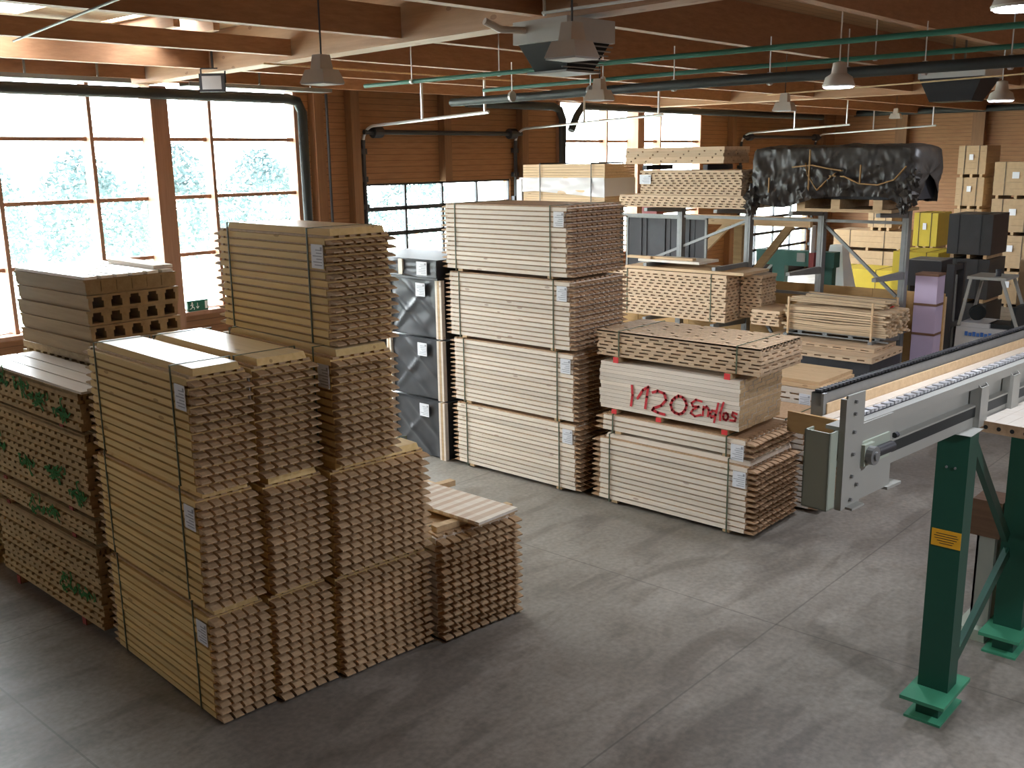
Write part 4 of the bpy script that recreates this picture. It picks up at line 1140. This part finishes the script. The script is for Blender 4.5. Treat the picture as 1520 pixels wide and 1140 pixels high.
p1 = green_post(7.80, 2.29, 'dark green steel post with a yellow warning plate and base on the floor', sign=True)
MB().bar((.22, .06, 2.3), (1.5, .06, 1.08), .05, .09).build('upper_brace', 'green', p1)
MB().bar((.22, .04, .42), (1.5, .04, .95), .05, .10).build('lower_brace', 'green', p1)
MB().box(-.05, .25, -.02, .26, 2.381, 2.384).build('head_plate', 'cream', p1)
p2 = green_post(9.35, 2.16, 'second dark green post under the timber table, cut by the right edge')
p3 = green_post(11.3, 2.1, 'third dark green post under the conveyor, outside the picture at right')
t = thing('timber_table', 'thick pale timber slab with bored holes along its end, beside the conveyor', 'timber slab', (8.14 - .17, 0.55, 2.335), CA)
m = MB()
for i in range(18): m.box(0, 3.6, 1.79 - i * .1 - .1, 1.79 - i * .1 - .003, 0, .09)
tb = m.build('slab_boards', 'white_plane', t)
m = MB()
for i in range(18): m.tube([(-.0015, 1.79 - i * .1 - .05, .042), (.02, 1.79 - i * .1 - .05, .042)], .018, 8)
m.build('bored_hole', 'black', t)
MB().box(-.001, 0, -.01, 1.79, 0, .09).build('end_face', 'spruce_end', t)
MB().box(.05, 3.5, 1.3, 1.38, -.004, -.0).build('bearer_strip', 'green', t)
for x in (8.6, 11.2):
    pass

# cream machine under the table
t = thing('column_machine', 'cream upright machine with cylinder standing behind the green post', 'machine', (9.45, 2.55, 0), R(0))
MB().taper((-.15, .38, -.10, .2, 0), (-.13, .36, -.09, .18, .1)).build('base', 'cream_green', t)
m = MB().box(-.02, .05, -.08, .08, .1, 1.25).box(.2, .27, -.08, .08, .1, 1.25).box(-.02, .27, .06, .08, .1, 1.25); m.build('column', 'cream', t)
MB().box(-.04, .30, -.12, .14, 1.0, 1.35).build('gear_box', 'slot_shade_and_brown', t)
MB().tube([(.12, -.02, .1), (.12, -.02, .5)], .04, 12).build('cylinder', 'batten', t)
MB().tube([(.12, -.02, .5), (.12, -.02, .58)], [.04, .018], 12).build('cylinder_cap', 'plastic', t)
t = thing('drive_motor', 'dark electric motor with a silver box behind the lower brace', 'motor', (10.3, 2.62, 0))
smooth(MB().tube([(-.2, 0, .16), (.2, 0, .16)], .14, 16).build('motor_body', 'gun', t))
MB().box(-.1, .1, -.08, .08, .29, .40).build('terminal_box', 'grey', t)
MB().box(-.25, .25, -.12, .12, 0, .03).build('foot', 'gun', t)

# ---------------------------------------------------------------- forklift
t = thing('forklift', 'forklift with a dark mast and light open overhead guard beyond the conveyor', 'forklift', (19.9, 5.68, 0))
MB().taper((-.42, .42, -.75, .50, .18), (-.40, .40, -.72, .48, 1.28)).box(-.36, .36, -.1, .42, 1.28, 1.36).build('chassis', 'grey', t)
MB().box(-.40, .40, -.95, -.72, .2, 1.15).build('counterweight', 'gun', t)
for x in (-.36, .36):
    MB().bar((x, .45, 1.3), (x, .30, 2.18), .05, .05).build('guard_post', 'cream', t); MB().bar((x, -.6, 1.25), (x, -.25, 2.18), .05, .05).build('guard_post', 'cream', t)
m = MB().box(-.40, .40, -.32, .36, 2.18, 2.23)
m.build('overhead_guard', 'cream', t)
MB().tube([(-.1, -.1, 2.23), (-.1, -.1, 2.36)], .05, 10).build('beacon', 'gun', t)
m = MB().box(-.3, .3, -.45, -.05, 1.28, 1.36).box(-.3, .3, -.52, -.45, 1.28, 1.7); m.build('seat', 'rubber', t)
smooth(MB().tube([(-.03, .22, 1.50), (.03, .26, 1.52)], .15, 16).build('steering_wheel', 'rubber', t))
m = MB()
for x in (-.28, .28): m.box(x - .05, x + .05, .62, .76, .08, 2.42)
m.box(-.28, .28, .64, .72, 2.3, 2.4).box(-.28, .28, .64, .72, 1.2, 1.3); m.build('mast', 'gun', t)
MB().box(-.02, .02, .66, .7, .2, 2.2).build('lift_cylinder', 'steel', t)
m = MB().box(-.45, .45, .78, .84, .1, .5); m.build('fork_carriage', 'gun', t)
for x in (-.25, .25): MB().box(x - .05, x + .05, .84, 1.9, .06, .10).build('fork', 'gun', t)
for (x, y) in ((-.4, .45), (.4, .45), (-.4, -.6), (.4, -.6)):
    smooth(MB().tube([(x - .09, y, .22), (x + .09, y, .22)], .22, 18).build('wheel', 'rubber', t))
m = MB()
for i in range(9): m.box(-.425, -.41, -.30 + i * .07, -.25 + i * .07, 1.12, 1.20 - .02 * (i % 2))
m.build('side_lettering', 'blue', t)

# tall dark load / attachment left of the forklift mast
at_ = link('attachment_frame', MB().box(-.3, .3, -.02, .62, 1.95, 2.45).mesh('attachment_frame', 'gun'), t, (.15, .94, 0))
MB().box(-.3, .3, 0, .05, 0, 1.95).box(-.3, .3, .55, .6, 0, 1.95).build('side_member', 'gun', at_)
MB().box(-.32, .32, .0, .6, 2.45, 2.47).build('top_bar', 'steel', at_)


# ---------------------------------------------------------------- board packs in the distance
def pack(x, y, z, w, d, h, label, mat='osb', group=None, lab=True, n=5, name='board_pack', paper_y=None):
    t = thing(name, label, 'board pack', (x, y, z), 0, group)
    m = MB(); rnd = random.Random(int(y * 100 + z * 10))
    hh = (h - .09) / n
    for i in range(n): o_ = rnd.uniform(-.006, .006); m.box(o_, d, o_, w + o_, .09 + i * hh + .004, .09 + (i + 1) * hh)
    m.build('boards', mat, t)
    for yy in (.08, w / 2 - .04, w - .16): MB().box(0.02, d, yy, yy + .08, 0, .09).build('skid', 'batten', t)
    for yy in (w * .25, w * .75): MB().box(-.012, -.006, yy, yy + .014, .09, h + .006).box(-.012, d, yy, yy + .014, h, h + .006).build('strap', 'dark_strap', t)
    if lab: MB().box(-.02, -.014, w * .45, w * .6, h * .55, h * .73).build('paper_label', 'paper', t)
    return t


GP2 = 'strapped board packs by the far wall'
for i, w in enumerate(('lowest', 'second', 'third', 'fourth', 'topmost')):
    pack(32, 9.66, i * .935, .80, 1.3, .93, 'strapped board pack, %s in the five-high stack before the far wall' % w, group=GP2)
for i, w in enumerate(('lowest', 'second', 'third', 'fourth')):
    pack(31.5, 8.0, i * 1.05, 1.25, 1.3, 1.04, 'strapped board pack, %s in the wide stack at the right edge' % w, group=GP2)
for i, w in enumerate(('lowest', 'second', 'third')):
    pack(24.5, 7.12, i * 1.03, .98, 1.2, 1.02, 'black wrapped pack, %s in the stack behind the forklift' % w, mat='film', group='black packs behind the forklift', lab=False, n=1)
for i, w in enumerate(('lowest', 'second', 'third')):
    pack(27.2, 9.28, i * .98, .62, 1.0, .97, 'yellow wrapped pack, %s in the stack left of the black packs' % w, mat='yellow', group='yellow wrapped packs', n=1)
pack(25, 8.45, .0, 1.1, 1.3, 2.1, 'low yellow wrapped stack left of the forklift', mat='yellow', lab=False, n=2)
pack(28, 10.6, .0, 2.2, 1.3, 1.25, 'long yellow tarpaulin covered stack behind the rack', mat='yellow', lab=False, n=1)
pack(27.9, 10.7, 1.26, .62, .9, .0 + .62, 'small pack of light boards before the yellow tarpaulin', lab=False, n=4) if False else None
pack(31, 11.6, 1.5, 2.2, 1.2, .62, 'long board pack in the recess behind the rack', lab=False, n=3)
pack(31, 11.6, .0, 2.2, 1.2, 1.49, 'brown board pack beneath the long one behind the rack', lab=False, n=6)
pack(31.1, 12.0, 2.13, .75, .8, .72, 'small strapped pack on a pallet on top of the long board pack', lab=False, n=4)
pack(23.3, 4.6, 0, 1.6, 1.1, 1.15, 'low board pack right of the forklift', lab=True, n=6)
pack(23.4, 4.8, 1.16, 1.2, .9, .5, 'small board pack lying on the low one right of the forklift', lab=False, n=3)
pack(26.5, 5.1, 0, 1.9, 1.1, 1.9, 'pale board pack behind the forklift guard', lab=True, n=6)

# white cone-like cover, film and machine in the recess
t = thing('tapered_housing', 'white tapered housing standing before the yellow tarpaulin', 'housing', (22.2, 9.75, 0))
MB().taper((-.35, .35, -.35, .35, 1.3), (-.14, .14, -.14, .14, 2.45)).build('tapered_top', 'white', t)
MB().box(-.4, .4, -.4, .4, 0, 1.3).build('base_box', 'batten', t)
t = thing('plastic_heap', 'crumpled pale film heaped on a bench behind the plywood barrier', 'film', (19.4, 8.6, 1.62))
m = MB(); rnd = random.Random(21)
for i in range(7):
    y = rnd.uniform(0, 1.3); m.taper((-.3, .3, y, y + .5, 0), (-.2, .15, y + .1, y + .35, .12 + rnd.uniform(0, .16)))
m.build('film_folds', 'plastic', t)
t = thing('bench', 'lilac foam bench top behind the plywood barrier', 'bench', (19.1, 8.1, 0))
MB().box(0, .8, 0, 2.2, 1.45, 1.6).build('bench_top', 'pink', t)
for (x, y) in ((.05, .05), (.7, .05), (.05, 2.1), (.7, 2.1)): MB().box(x, x + .06, y, y + .06, 0, 1.45).build('leg', 'steel', t)

t = thing('beam_saw', 'dark green machine beam with a grey plate in front of the far sectional door', 'machine', (21.2, 9.4, 0))
MB().box(0, .3, 0, 1.9, 2.02, 2.36).build('beam', 'teal', t)
MB().box(-.01, 0, .68, .88, 2.12, 2.32).build('grey_plate', 'steel', t)
MB().box(.05, .25, 1.2, 1.5, 0, 2.02).build('leg', 'teal', t); MB().box(.05, .25, .05, .25, 0, 2.02).build('leg', 'teal', t)
smooth(MB().tube([(-.08, .48, 2.35), (-.08, .48, 2.95)], .06, 12).build('cylinder', 'zinc', t))
MB().box(-.12, .0, .42, .54, 1.95, 2.35).build('cylinder_mount', 'ship', t)
MB().bar((.1, 1.9, 1.6), (.1, 1.5, 2.05), .05, .06).build('strut', 'steel', t)

t = thing('timber_jib', 'pale timber frame with a diagonal strut behind the rack', 'timber frame', (19.5, 10.2, 0))
MB().box(0, .12, -1.0, 2.2, 3.02, 3.22).build('top_beam', 'batten2', t)
MB().bar((.06, .9, 3.05), (.06, 2.1, 1.9), .1, .16).build('strut', 'batten2', t); MB().bar((.06, -.55, 3.05), (.06, .35, 1.9), .1, .16).build('strut', 'brown2', t)
MB().box(0, .12, .55, .75, 0, 3.02).build('post', 'brown2', t)
MB().box(0, .12, 2.0, 2.15, 0, 3.02).build('post', 'brown2', t)
t = thing('dark_screen', 'black mesh screen hanging between the rack uprights at left', 'screen', (18.2, 10.9, 0))
m = MB()
for i in range(16): m.box(.02 * math.sin(i * 1.3), .05 + .02 * math.sin(i * 1.3), i * .12, i * .12 + .121, 2.0, 3.2)
m.build('mesh_cloth', 'gun', t)
MB().box(0, .05, -.05, 0, 0, 3.25).box(0, .05, 1.93, 1.98, 0, 3.25).box(0, .05, -.05, 1.98, 3.2, 3.25).build('frame', 'steel', t)
t = thing('hose_cabinet', 'red and grey narrow cabinet just right of the tower top', 'cabinet', (20.2, 13.42, 0))  # fire hose cabinet, red body with a grey door
MB().box(0, .3, 0, .42, 0, 3.4).build('cabinet_body', 'ship', t)
MB().box(-.01, 0, .08, .34, 2.45, 3.1).build('grey_door', 'grey', t)
for i, (y, l, z) in enumerate(((9.65, 1.35, 2.54), (10.75, .55, 2.586), (9.85, .9, 2.586))):
    tag(MB().box(0, .7 if i == 0 else .12, 0, l, 0, .045).build('loose_board', 'batten2' if i else 'white_plane', None, (15.95 + (i > 0) * .05 * i, y, z), 0), ('wide pale panel resting on the rack above the large slotted bundle', 'short board lying on the pale panel in the rack, farther one', 'short board lying on the pale panel in the rack, nearer one')[i], 'board', 'boards above the slotted bundle')
